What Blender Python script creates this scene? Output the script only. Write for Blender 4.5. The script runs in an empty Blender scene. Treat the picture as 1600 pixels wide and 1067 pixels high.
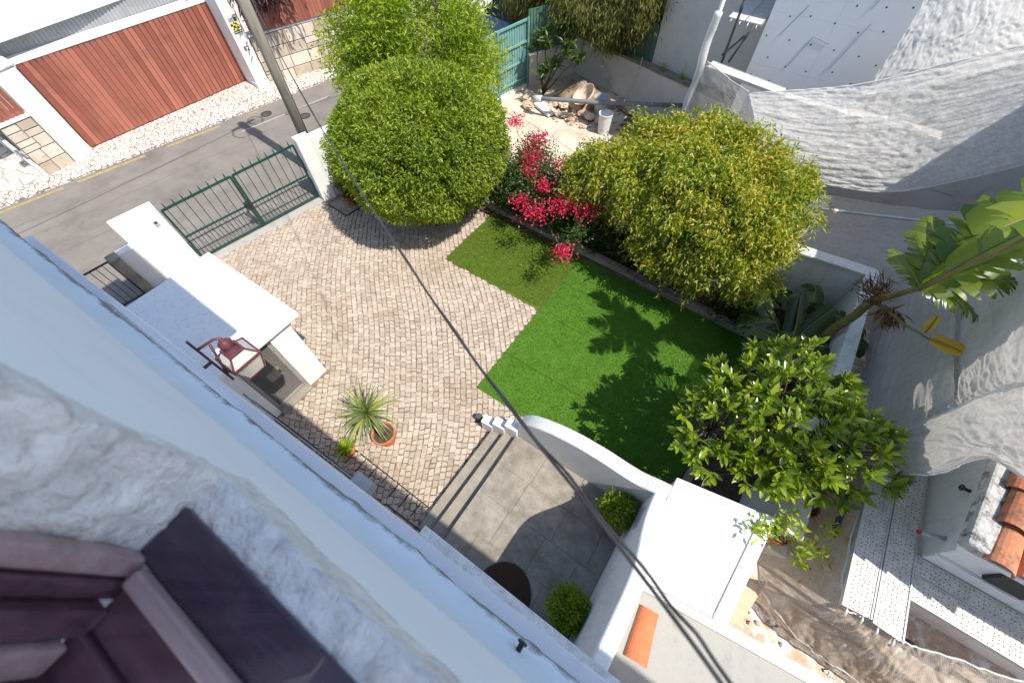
import bpy, math, random
import numpy as np
from mathutils import Vector, Matrix, noise

# ------------------------------------------------------------------ camera, sky, sun, exposure
scn = bpy.context.scene
COL = scn.collection
cam_d = bpy.data.cameras.new('camera')
cam = bpy.data.objects.new('camera', cam_d)
COL.objects.link(cam)
scn.camera = cam
right = Vector((0.82334893, 0.56730383, -0.01621424))
down = Vector((0.4685346, -0.69556868, -0.54466461))
fwd = Vector((-0.32026844, 0.44085209, -0.8384972))
rot = Matrix((right, -down, -fwd)).transposed()
cam.matrix_world = Matrix.Translation((0, 0, 7.5)) @ rot.to_4x4()
cam_d.sensor_width = 36.0
cam_d.lens = 14.4
cam_d.clip_start = 0.05
cam_d.clip_end = 600
cam_d.dof.use_dof = True
cam_d.dof.focus_distance = 8.0
cam_d.dof.aperture_fstop = 1.9

SUN_EL, SUN_AZ = 58.0, -4.5
w = bpy.data.worlds.new('World')
scn.world = w
w.use_nodes = True
nt = w.node_tree
nt.nodes.clear()
sky = nt.nodes.new('ShaderNodeTexSky')
sky.sky_type = 'NISHITA'
sky.sun_disc = False
sky.sun_elevation = math.radians(SUN_EL)
sky.sun_rotation = math.radians(90 - SUN_AZ)
bgn = nt.nodes.new('ShaderNodeBackground')
bgn.inputs['Strength'].default_value = 0.15
won = nt.nodes.new('ShaderNodeOutputWorld')
hsv = nt.nodes.new('ShaderNodeHueSaturation')
hsv.inputs['Saturation'].default_value = 1.0
nt.links.new(sky.outputs[0], hsv.inputs['Color'])
nt.links.new(hsv.outputs[0], bgn.inputs['Color'])
nt.links.new(bgn.outputs[0], won.inputs['Surface'])

sun_d = bpy.data.lights.new('sun', 'SUN')
sun_d.energy = 4.2
sun_d.angle = math.radians(0.5)
sun_d.color = (1.0, 0.94, 0.84)
sun = bpy.data.objects.new('sun', sun_d)
COL.objects.link(sun)
to_sun = Vector((math.cos(math.radians(SUN_EL)) * math.cos(math.radians(SUN_AZ)),
                 math.cos(math.radians(SUN_EL)) * math.sin(math.radians(SUN_AZ)),
                 math.sin(math.radians(SUN_EL))))
sun.rotation_euler = (-to_sun).to_track_quat('-Z', 'Y').to_euler()
sun.location = (20, 0, 30)

scn.view_settings.view_transform = 'Standard'
scn.view_settings.look = 'None'
scn.view_settings.exposure = 0.72
scn.view_settings.gamma = 1.0
scn.view_settings.use_curve_mapping = False

RNG = random.Random(7)
NPR = np.random.default_rng(7)

# ------------------------------------------------------------------ materials
class N:
    """small node-tree helper"""
    def __init__(s, name):
        s.m = bpy.data.materials.new(name)
        s.m.use_nodes = True
        s.t = s.m.node_tree
        s.t.nodes.clear()
        s.out = s.new('ShaderNodeOutputMaterial')
    def new(s, typ, **kw):
        n = s.t.nodes.new(typ)
        for k, v in kw.items():
            if k.startswith('i_'):
                n.inputs[k[2:].replace('_', ' ')].default_value = v
            else:
                setattr(n, k, v)
        return n
    def link(s, a, b):
        s.t.links.new(a, b)
    def coord(s, scale=(1, 1, 1), rot=(0, 0, 0)):
        tc = s.new('ShaderNodeTexCoord')
        mp = s.new('ShaderNodeMapping')
        mp.inputs['Scale'].default_value = scale
        mp.inputs['Rotation'].default_value = rot
        s.link(tc.outputs['Object'], mp.inputs['Vector'])
        return mp.outputs[0]
    def noise(s, vec, scale, detail=6, rough=0.6):
        n = s.new('ShaderNodeTexNoise')
        n.inputs['Scale'].default_value = scale
        n.inputs['Detail'].default_value = detail
        n.inputs['Roughness'].default_value = rough
        s.link(vec, n.inputs['Vector'])
        return n.outputs['Fac']
    def ramp(s, fac, stops, interp='LINEAR'):
        r = s.new('ShaderNodeValToRGB')
        r.color_ramp.interpolation = interp
        els = r.color_ramp.elements
        while len(els) < len(stops):
            els.new(0.5)
        for e, (p, c) in zip(els, stops):
            e.position = p
            e.color = (*c, 1) if len(c) == 3 else c
        s.link(fac, r.inputs['Fac'])
        return r.outputs['Color']
    def mix(s, fac, a, b, mode='MIX'):
        n = s.new('ShaderNodeMix', data_type='RGBA', blend_type=mode)
        for val, idx in ((fac, 0), (a, 6), (b, 7)):
            if isinstance(val, (int, float)):
                n.inputs[idx].default_value = val
            elif isinstance(val, tuple):
                n.inputs[idx].default_value = (*val, 1) if len(val) == 3 else val
            else:
                s.link(val, n.inputs[idx])
        return n.outputs[2]
    def math(s, op, a, b=None, clamp=False):
        n = s.new('ShaderNodeMath', operation=op, use_clamp=clamp)
        for val, idx in ((a, 0), (b, 1)):
            if val is None:
                continue
            if isinstance(val, (int, float)):
                n.inputs[idx].default_value = val
            else:
                s.link(val, n.inputs[idx])
        return n.outputs[0]
    def rand(s):
        g = s.new('ShaderNodeNewGeometry')
        o = s.new('ShaderNodeObjectInfo')
        return s.math('FRACT', s.math('ADD', g.outputs['Random Per Island'], o.outputs['Random']))
    def bump(s, h, strength, dist=0.01):
        b = s.new('ShaderNodeBump')
        b.inputs['Strength'].default_value = strength
        b.inputs['Distance'].default_value = dist
        s.link(h, b.inputs['Height'])
        return b.outputs[0]
    def bsdf(s, color, rough=0.8, normal=None, metal=0.0, spec=0.5, coat=0.0, **kw):
        p = s.new('ShaderNodeBsdfPrincipled')
        if isinstance(color, tuple):
            p.inputs['Base Color'].default_value = (*color, 1)
        else:
            s.link(color, p.inputs['Base Color'])
        if isinstance(rough, (int, float)):
            p.inputs['Roughness'].default_value = rough
        else:
            s.link(rough, p.inputs['Roughness'])
        p.inputs['Metallic'].default_value = metal
        p.inputs['Specular IOR Level'].default_value = spec
        p.inputs['Coat Weight'].default_value = coat
        if normal is not None:
            s.link(normal, p.inputs['Normal'])
        return p
    def done(s, sh):
        s.link(sh.outputs[0], s.out.inputs['Surface'])
        return s.m


def mat_noise(name, c1, c2, scale=3.0, rough=0.8, bump=0.3, bscale=40.0, bdist=0.01, stretch=(1, 1, 1), metal=0.0,
              spec=0.4, grime=None, gscale=1.2, glo=0.5, ghi=0.75, rand=0.0, coat=0.0, streak=None):
    n = N(name)
    v = n.coord(stretch)
    f = n.noise(v, scale, 8, 0.65)
    if rand:
        f = n.math('ADD', n.math('MULTIPLY', f, 1 - rand), n.math('MULTIPLY', n.rand(), rand))
    c = n.ramp(f, [(0.3, c1), (0.7, c2)])
    if grime:
        g = n.noise(n.coord(), gscale, 10, 0.7)
        c = n.mix(n.ramp(g, [(glo, (0, 0, 0)), (ghi, (1, 1, 1))]), c, grime)
    if streak:
        st = n.noise(n.coord((7, 7, .7)), 1.6, 7, .65)
        c = n.mix(n.ramp(st, [(.52, (0, 0, 0)), (.76, (.85, .85, .85))]), c, streak)
    b = n.bump(n.noise(v, bscale, 4, 0.6), bump, bdist)
    return n.done(n.bsdf(c, rough, b, metal, spec, coat))


def mat_leaf(name, stops, rough=0.45, trans=0.35, tcol=None, spec=0.5, patch=0.9):
    n = N(name)
    r = n.rand()
    pn = n.noise(n.coord(), patch, 3, 0.5)
    f = n.math('ADD', n.math('MULTIPLY', r, 0.7), n.math('MULTIPLY', n.math('SUBTRACT', pn, 0.35), 0.6), True)
    c = n.ramp(f, stops)
    p = n.bsdf(c, rough, spec=spec)
    tr = n.new('ShaderNodeBsdfTranslucent')
    tc = n.mix(0.5, c, tcol) if tcol else c
    tb = n.mix(1.0, tc, (2.0, 2.0, 1.2), 'MULTIPLY')
    n.link(tb, tr.inputs['Color'])
    mx = n.new('ShaderNodeMixShader')
    mx.inputs[0].default_value = trans
    n.link(p.outputs[0], mx.inputs[1])
    n.link(tr.outputs[0], mx.inputs[2])
    return n.done(mx)


M = {}
M['white'] = mat_noise('white_plaster', (.62, .62, .61), (.72, .715, .70), 2.0, .85, .4, 60, .006, grime=(.42, .40, .36), gscale=1.8, glo=.56, ghi=.9, streak=(.40, .385, .35))
M['rough_white'] = mat_noise('rough_white_render', (.60, .60, .60), (.72, .72, .71), 3, .9, .9, 55, .02, grime=(.5, .49, .46), gscale=3, glo=.55, ghi=.9)
M['white_clean'] = mat_noise('white_painted_render', (.66, .66, .655), (.74, .735, .725), 2.0, .8, .3, 50, .005, grime=(.5, .48, .44), gscale=3.5, glo=.58, ghi=.9, streak=(.52, .50, .46))
M['facade'] = mat_noise('facade_sky_tint', (.76, .81, .87), (.82, .86, .90), 1.6, .85, .2, 50, .003, grime=(.6, .6, .58), gscale=5, glo=.62, ghi=.9)  # white wall; skylight blue of its shade is mixed into the base colour
M['facade_dirty'] = mat_noise('weathered_cornice', (.36, .36, .35), (.62, .63, .64), 5, .9, .5, 40, .01, grime=(.14, .14, .13), gscale=9, glo=.5, ghi=.72)
M['rough_stone'] = mat_noise('rough_stone', (.55, .55, .55), (.80, .80, .79), 7, .9, 1.0, 22, .03, grime=(.36, .36, .36), gscale=18, glo=.5, ghi=.78)
M['grey_render'] = mat_noise('grey_render', (.5, .5, .49), (.62, .61, .59), 1.2, .9, .4, 60, .006, grime=(.27, .26, .25), gscale=1.6, glo=.55, ghi=.8)
M['old_white'] = mat_noise('old_white_wall', (.6, .57, .53), (.72, .69, .65), 1.2, .9, .4, 50, .006, grime=(.33, .29, .25), gscale=1.4, glo=.55, ghi=.8)
M['concrete'] = mat_noise('porch_slab_stone', (.19, .17, .14), (.34, .31, .265), 4.5, .75, .35, 60, .005, grime=(.115, .095, .075), gscale=2.4, glo=.44, ghi=.74, rand=.2)
M['terrace'] = mat_noise('terrace_concrete', (.25, .24, .22), (.42, .41, .385), 3, .9, .5, 70, .006, grime=(.22, .21, .19), gscale=3, glo=.5, ghi=.8)
M['step'] = mat_noise('step_stone', (.19, .17, .14), (.29, .26, .215), 4, .8, .25, 70, .003, grime=(.17, .15, .12), gscale=5, glo=.5, ghi=.85)
M['curb'] = mat_noise('curb_concrete', (.16, .14, .11), (.33, .28, .22), 5, .9, .5, 50, .006, stretch=(.4, 2, 1), grime=(.08, .07, .05), gscale=4, glo=.5, ghi=.8)
M['asphalt'] = mat_noise('asphalt', (.155, .14, .124), (.21, .19, .17), 1.1, .9, .5, 160, .006, grime=(.10, .092, .083), gscale=.5, glo=.5, ghi=.75)
M['soil'] = mat_noise('soil', (.05, .035, .022), (.12, .085, .055), 8, 1, 1, 30, .03)
M['earth'] = mat_noise('earth', (.2, .16, .12), (.34, .28, .22), 2, 1, .8, 20, .02)
M['sand'] = mat_noise('yard_ground', (.46, .38, .30), (.62, .54, .45), 1.3, .95, .6, 24, .02, grime=(.3, .23, .17), gscale=1.4, glo=.5, ghi=.75)
M['rubble_sand'] = mat_noise('rubble_sand', (.20, .13, .085), (.40, .30, .22), 4, .95, .9, 30, .03)
M['rock'] = mat_noise('broken_stone', (.38, .26, .19), (.62, .5, .4), 3, .9, .8, 20, .02, rand=.6)
M['stone_block'] = mat_noise('limestone_block', (.40, .33, .26), (.60, .53, .45), 2.6, .85, .7, 34, .01, grime=(.3, .22, .14), gscale=2.2, glo=.52, ghi=.8, rand=.5)
M['mortar'] = mat_noise('wall_mortar', (.20, .175, .14), (.30, .265, .22), 8, .95, .6, 40, .01)
M['cream'] = mat_noise('pale_pillar', (.62, .6, .57), (.76, .75, .73), 2, .85, .3, 60, .004, grime=(.45, .38, .3), gscale=2, glo=.58, ghi=.9)
M['red_wood'] = mat_noise('red_stained_wood', (.23, .073, .05), (.36, .13, .092), 2.2, .6, .35, 20, .004, stretch=(6, 6, .6), grime=(.13, .05, .035), gscale=1.5, glo=.52, ghi=.85, rand=.45)
M['steel_blue'] = mat_noise('corrugated_sheet', (.22, .23, .24), (.3, .31, .32), 2, .5, .1, 30, .003)
M['green_paint'] = mat_noise('dark_green_paint', (.008, .042, .033), (.014, .06, .046), 6, .4, .1, 60, .002)
M['black_iron'] = mat_noise('black_iron', (.012, .013, .015), (.03, .03, .032), 8, .45, .1, 60, .002)
M['teal'] = mat_noise('teal_sheet_metal', (.12, .27, .26), (.19, .36, .35), 1.6, .5, .15, 30, .003, grime=(.09, .16, .14), gscale=1.6, glo=.52, ghi=.85, rand=.25)
M['teal_dark'] = mat_noise('green_sheet_metal', (.06, .13, .10), (.09, .18, .14), 1.6, .55, .15, 30, .003, rand=.2)
M['terracotta'] = mat_noise('terracotta', (.40, .125, .05), (.52, .19, .085), 5, .85, .2, 50, .003, grime=(.5, .36, .25), gscale=5, glo=.62, ghi=.95)
M['roof_tile'] = mat_noise('weathered_roof_tile', (.30, .10, .045), (.50, .21, .11), 5, .9, .5, 40, .006, grime=(.07, .055, .05), gscale=4.5, glo=.5, ghi=.68, rand=.3)
M['maroon'] = mat_noise('maroon_paint', (.075, .022, .03), (.13, .045, .055), 10, .35, .1, 40, .002, coat=.2)
M['wood_dark'] = mat_noise('window_wood', (.06, .028, .042), (.115, .06, .078), 3, .2, .25, 14, .004, stretch=(.8, 8, 8), coat=.6, grime=(.09, .055, .06), gscale=12, glo=.55, ghi=.9)
M['wood_navy'] = mat_noise('window_wood_dark', (.028, .017, .034), (.055, .036, .06), 3, .22, .2, 14, .004, stretch=(.8, 8, 8), coat=.5, grime=(.10, .075, .09), gscale=9, glo=.56, ghi=.85)
M['wood_ridge'] = mat_noise('window_wood_worn', (.25, .165, .175), (.40, .29, .30), 3, .32, .4, 14, .004, stretch=(.8, 8, 8))
M['pole'] = mat_noise('weathered_pole', (.17, .155, .12), (.30, .275, .22), 3, .9, .5, 30, .01, stretch=(4, 4, .5))
M['cable'] = mat_noise('cable_rubber', (.02, .02, .022), (.05, .05, .052), 6, .5, .1, 60, .002)
M['cable_grey'] = mat_noise('grey_conduit', (.25, .27, .3), (.4, .42, .45), 6, .5, .1, 60, .002)
M['grey_plastic'] = mat_noise('grey_plastic', (.32, .33, .34), (.42, .43, .44), 4, .5, .1, 60, .002)
M['pvc'] = mat_noise('grey_pipe', (.13, .145, .16), (.2, .215, .23), 3, .5, .1, 40, .003)
M['louvre'] = mat_noise('grey_louvre', (.22, .205, .185), (.3, .28, .255), 5, .5, .1, 60, .002)
M['mat_coir'] = mat_noise('coir', (.035, .02, .012), (.085, .045, .025), 60, 1, 1, 200, .02)
M['ply'] = mat_noise('plywood', (.46, .34, .23), (.6, .47, .34), 2, .85, .3, 20, .004, stretch=(1, 6, 1))
M['plank_wood'] = mat_noise('scrap_timber', (.28, .17, .10), (.46, .32, .2), 3, .85, .4, 20, .006, stretch=(1, 5, 1), rand=.4)
M['galv'] = mat_noise('galvanised_steel', (.42, .43, .44), (.58, .59, .6), 3, .42, .15, 40, .003, metal=.5)
M['scaf_dark'] = mat_noise('dark_scaffold_tube', (.03, .03, .033), (.09, .09, .092), 5, .55, .2, 30, .003)
M['panel_board'] = mat_noise('insulation_board', (.70, .72, .75), (.78, .79, .81), .7, .85, .1, 40, .003)
M['bark'] = mat_noise('bark', (.06, .045, .03), (.15, .115, .08), 6, .95, .9, 25, .02, stretch=(3, 3, .6))
M['yellow_paint'] = mat_noise('worn_yellow_paint', (.235, .2, .13), (.36, .27, .11), 9, .9, .4, 60, .003)
M['white_paint'] = mat_noise('worn_white_paint', (.24, .225, .21), (.36, .345, .33), 14, .9, .4, 60, .003)
M['tar_line'] = mat_noise('road_seam', (.13, .12, .11), (.17, .16, .15), 14, .9, .4, 60, .003)
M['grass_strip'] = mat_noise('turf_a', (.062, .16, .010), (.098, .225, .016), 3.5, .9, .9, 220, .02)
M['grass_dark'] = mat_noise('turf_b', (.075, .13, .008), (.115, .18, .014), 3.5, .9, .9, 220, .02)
M['debris'] = mat_noise('debris_ground', (.36, .23, .15), (.6, .5, .42), 5, .95, .8, 24, .02, grime=(.72, .70, .68), gscale=4, glo=.5, ghi=.62)
M['bucket'] = mat_noise('grey_bucket', (.38, .41, .43), (.5, .53, .55), 4, .5, .2, 30, .004)
M['bucket_white'] = mat_noise('pale_bucket', (.55, .56, .57), (.68, .69, .7), 4, .5, .2, 30, .004)
M['car_paint'] = mat_noise('dark_blue_paint', (.01, .03, .07), (.02, .05, .11), 1, .2, 0, 10, .001, coat=.6)
M['car_glass'] = mat_noise('car_window', (.01, .012, .014), (.02, .022, .024), 1, .08, 0, 10, .001)
M['tyre'] = mat_noise('tyre', (.015, .015, .015), (.03, .03, .03), 8, .9, .3, 30, .004)
M['sign_yellow'] = mat_noise('sign_yellow', (.75, .68, .12), (.8, .74, .16), 3, .6, 0, 10, .001)
M['sign_blue'] = mat_noise('sign_violet', (.25, .25, .48), (.3, .3, .52), 3, .6, 0, 10, .001)
M['sign_black'] = mat_noise('sign_black', (.02, .02, .02), (.04, .04, .04), 3, .6, 0, 10, .001)
M['ink'] = M['sign_black']
M['red_cap'] = mat_noise('red_cap', (.35, .03, .05), (.42, .04, .06), 3, .5, 0, 10, .001)
M['rope'] = mat_noise('rope', (.5, .4, .3), (.6, .5, .4), 20, .9, .3, 80, .003)


def mat_calcada(name, scale, c1, c2, joint):
    n = N(name)
    v = n.coord()
    wn = n.new('ShaderNodeTexVoronoi', feature='DISTANCE_TO_EDGE')
    wn.inputs['Scale'].default_value = scale
    n.link(v, wn.inputs['Vector'])
    vc = n.new('ShaderNodeTexVoronoi')
    vc.inputs['Scale'].default_value = scale
    n.link(v, vc.inputs['Vector'])
    sep = n.new('ShaderNodeSeparateColor')
    n.link(vc.outputs['Color'], sep.inputs[0])
    f = n.math('ADD', n.math('MULTIPLY', sep.outputs[0], .6), n.math('MULTIPLY', n.noise(v, 1.2, 6), .5))
    c = n.ramp(f, [(.2, c1), (.8, c2)])
    e = n.ramp(wn.outputs['Distance'], [(.02, (0, 0, 0)), (.09, (1, 1, 1))])
    c = n.mix(e, joint, c)
    return n.done(n.bsdf(c, .85, n.bump(e, .8, .02)))


M['calcada'] = mat_calcada('small_limestone_cobbles', 7.5, (.47, .42, .37), (.66, .62, .57), (.2, .165, .13))
M['crazy'] = mat_calcada('irregular_white_paving', 2.3, (.55, .5, .44), (.7, .66, .6), (.3, .26, .22))


def mat_cobble():
    n = N('courtyard_cobble')
    v = n.coord()
    f = n.math('ADD', n.math('MULTIPLY', n.rand(), .55), n.math('MULTIPLY', n.noise(v, 1.1, 6), .55))
    c = n.ramp(f, [(.15, (.29, .23, .175)), (.5, (.395, .325, .26)), (.85, (.475, .405, .34))])
    st = n.noise(n.coord(), .75, 8, .68)
    c = n.mix(n.ramp(st, [(.5, (0, 0, 0)), (.72, (.6, .6, .6))]), c, (.25, .185, .12))
    g = n.noise(n.coord(), 22, 6, .7)
    c = n.mix(n.ramp(g, [(.45, (0, 0, 0)), (.75, (.55, .55, .55))]), c, (.24, .19, .15))
    return n.done(n.bsdf(c, .8, n.bump(n.noise(v, 70, 4), .5, .006)))


def mat_bed():
    n = N('cobble_joint_sand')
    v = n.coord()
    c = n.ramp(n.noise(v, 3, 6), [(.35, (.13, .10, .07)), (.7, (.21, .165, .115))])
    c = n.mix(n.ramp(n.noise(v, .55, 4), [(.53, (0, 0, 0)), (.68, (.6, .6, .6))]), c, (.075, .095, .03))
    return n.done(n.bsdf(c, 1, n.bump(n.noise(v, 60, 4), .6, .01)))


M['cobble'] = mat_cobble()
M['bed'] = mat_bed()


def mat_deck():
    """dusty steel plank with rows of punched holes"""
    n = N('perforated_deck')
    v = n.coord()
    base = n.ramp(n.noise(v, 8, 8, .7), [(.3, (.40, .38, .35)), (.62, (.6, .58, .54))])
    base = n.mix(n.ramp(n.noise(v, 26, 5, .7), [(.55, (0, 0, 0)), (.68, (.8, .8, .8))]), base, (.27, .26, .26))
    vo = n.new('ShaderNodeTexVoronoi')
    vo.voronoi_dimensions = '2D'
    vo.inputs['Scale'].default_value = 21
    vo.inputs['Randomness'].default_value = .4
    n.link(v, vo.inputs['Vector'])
    h = n.ramp(vo.outputs['Distance'], [(.125, (0, 0, 0)), (.17, (1, 1, 1))])
    fill = n.ramp(n.noise(v, 11, 5, .7), [(.52, (0, 0, 0)), (.6, (1, 1, 1))])
    hf = n.mix(fill, h, (1, 1, 1))
    c = n.mix(hf, (.06, .058, .055), base)
    return n.done(n.bsdf(c, .7, n.bump(h, .6, .01), metal=.1))


M['deck'] = mat_deck()


def mat_net(name, c, alpha_lo, alpha_hi, stretch=(1, 1, 1), fold=14, weave=260):
    n = N(name)
    v = n.coord(stretch)
    f = n.noise(v, fold, 8, .7)
    f2 = n.noise(n.coord(), 3.2, 5, .6)
    wv = n.new('ShaderNodeTexWave', wave_type='BANDS', bands_direction='DIAGONAL')
    wv.inputs['Scale'].default_value = weave / 20
    wv.inputs['Distortion'].default_value = 3.0
    wv.inputs['Detail'].default_value = 3
    n.link(v, wv.inputs['Vector'])
    a = n.math('ADD', n.math('MULTIPLY', f, .55), n.math('ADD', n.math('MULTIPLY', f2, .3), n.math('MULTIPLY', wv.outputs['Fac'], .15)))
    al = n.new('ShaderNodeMapRange')
    al.inputs['From Min'].default_value = .36
    al.inputs['From Max'].default_value = .62
    al.inputs['To Min'].default_value = alpha_lo
    al.inputs['To Max'].default_value = alpha_hi
    n.link(a, al.inputs['Value'])
    nor = n.bump(f, .4, .04)
    p = n.bsdf(c, .8, nor, spec=.2)
    t = n.new('ShaderNodeBsdfTranslucent')
    t.inputs['Color'].default_value = (*c, 1)
    n.link(nor, t.inputs['Normal'])
    m1 = n.new('ShaderNodeMixShader')
    m1.inputs[0].default_value = .4
    n.link(p.outputs[0], m1.inputs[1])
    n.link(t.outputs[0], m1.inputs[2])
    tr = n.new('ShaderNodeBsdfTransparent')
    m2 = n.new('ShaderNodeMixShader')
    n.link(al.outputs[0], m2.inputs[0])
    n.link(tr.outputs[0], m2.inputs[1])
    n.link(m1.outputs[0], m2.inputs[2])
    return n.done(m2)


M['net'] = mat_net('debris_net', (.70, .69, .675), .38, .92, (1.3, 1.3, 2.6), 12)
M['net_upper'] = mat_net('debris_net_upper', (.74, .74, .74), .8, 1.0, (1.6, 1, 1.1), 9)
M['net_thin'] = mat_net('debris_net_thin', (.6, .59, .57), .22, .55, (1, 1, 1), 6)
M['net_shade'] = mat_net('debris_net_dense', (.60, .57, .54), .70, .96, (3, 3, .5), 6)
M['net_brown'] = mat_net('debris_net_dusty', (.52, .46, .40), .5, .95, (2, 2, 1), 7)

M['leaf_ball'] = mat_leaf('clipped_leaf', [(0, (.035, .08, .006)), (.3, (.13, .205, .014)), (.65, (.26, .325, .025)), (1, (.44, .44, .05))], .42, .38)
M['leaf_light'] = mat_leaf('light_leaf', [(0, (.08, .15, .010)), (.45, (.24, .33, .022)), (1, (.48, .50, .05))], .45, .5)
M['leaf_bush'] = mat_leaf('weeping_leaf', [(0, (.05, .12, .008)), (.2, (.13, .22, .015)), (.45, (.28, .335, .028)), (.75, (.48, .39, .06)), (1, (.56, .24, .09))], .42, .4)
M['leaf_dark'] = mat_leaf('dark_leaf', [(0, (.02, .042, .009)), (.6, (.05, .095, .016)), (1, (.10, .16, .025))], .4, .3)
M['leaf_conifer'] = mat_leaf('conifer_leaf', [(0, (.05, .06, .014)), (.5, (.16, .17, .04)), (1, (.33, .30, .08))], .6, .4)
M['leaf_magnolia'] = mat_leaf('glossy_leaf', [(0, (.045, .095, .010)), (.4, (.145, .22, .016)), (.8, (.29, .355, .03)), (.94, (.40, .41, .05)), (1, (.34, .13, .03))], .26, .4, spec=.7)
M['leaf_topiary'] = mat_leaf('topiary_leaf', [(0, (.09, .16, .010)), (.5, (.2, .29, .015)), (1, (.34, .40, .02))], .45, .45)
M['leaf_agave'] = mat_leaf('sword_leaf', [(0, (.09, .14, .06)), (.45, (.17, .22, .07)), (.7, (.33, .34, .07)), (1, (.50, .43, .08))], .4, .2)
M['leaf_banana'] = mat_leaf('banana_leaf', [(0, (.075, .14, .014)), (.6, (.15, .21, .02)), (1, (.26, .28, .035))], .3, .5, spec=.6)
M['leaf_yellow'] = mat_leaf('yellowed_leaf', [(0, (.45, .26, .02)), (.6, (.55, .38, .03)), (1, (.35, .17, .03))], .5, .3)
M['leaf_dry'] = mat_leaf('dry_leaf', [(0, (.10, .045, .02)), (.6, (.22, .11, .045)), (1, (.33, .2, .09))], .8, .2)
M['stem_banana'] = mat_noise('banana_stem', (.16, .14, .04), (.26, .19, .08), 5, .6, .3, 20, .006, grime=(.16, .08, .035), gscale=4, glo=.5, ghi=.7)
M['bract'] = mat_leaf('pink_bract', [(0, (.38, .010, .05)), (.6, (.58, .022, .095)), (1, (.72, .07, .17))], .5, .35)
M['leaf_maroon'] = mat_leaf('maroon_leaf', [(0, (.02, .008, .010)), (.6, (.05, .018, .02)), (1, (.10, .03, .03))], .5, .2)
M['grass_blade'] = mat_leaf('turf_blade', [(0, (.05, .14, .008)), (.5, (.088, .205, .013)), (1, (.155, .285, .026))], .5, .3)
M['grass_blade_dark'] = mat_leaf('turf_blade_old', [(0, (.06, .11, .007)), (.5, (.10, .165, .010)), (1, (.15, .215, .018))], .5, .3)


def mat_glass():
    n = N('lantern_glass')
    g = n.new('ShaderNodeBsdfGlass')
    g.inputs['Roughness'].default_value = .1
    g.inputs['Color'].default_value = (.92, .93, .9, 1)
    d = n.bsdf((.6, .6, .56), .4)
    m = n.new('ShaderNodeMixShader')
    m.inputs[0].default_value = .55
    n.link(g.outputs[0], m.inputs[1])
    n.link(d.outputs[0], m.inputs[2])
    return n.done(m)


M['glass'] = mat_glass()

# ------------------------------------------------------------------ object helpers
def tag(o, label=None, cat=None, group=None, kind=None):
    if label: o['label'] = label
    if cat: o['category'] = cat
    if group: o['group'] = group
    if kind: o['kind'] = kind
    return o

def thing(name, label, cat, loc=(0, 0, 0), group=None):
    o = bpy.data.objects.new(name, None)
    o.empty_display_size = .2
    o.location = loc
    COL.objects.link(o)
    return tag(o, label, cat, group)

def origin_of(p):
    v = Vector((0, 0, 0))
    while p is not None:
        v += p.location
        p = p.parent
    return v

def link_mesh(name, me, mat, parent=None, smooth=False, bevel=0.0):
    me.materials.append(mat)
    if smooth:
        me.polygons.foreach_set('use_smooth', [True] * len(me.polygons))
    o = bpy.data.objects.new(name, me)
    COL.objects.link(o)
    if parent is not None:
        o.parent = parent
        o.location = -origin_of(parent)
    if bevel:
        b = o.modifiers.new('bevel', 'BEVEL')
        b.width = bevel
        b.segments = 2
        b.limit_method = 'ANGLE'
        b.angle_limit = math.radians(40)
    return o

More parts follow.
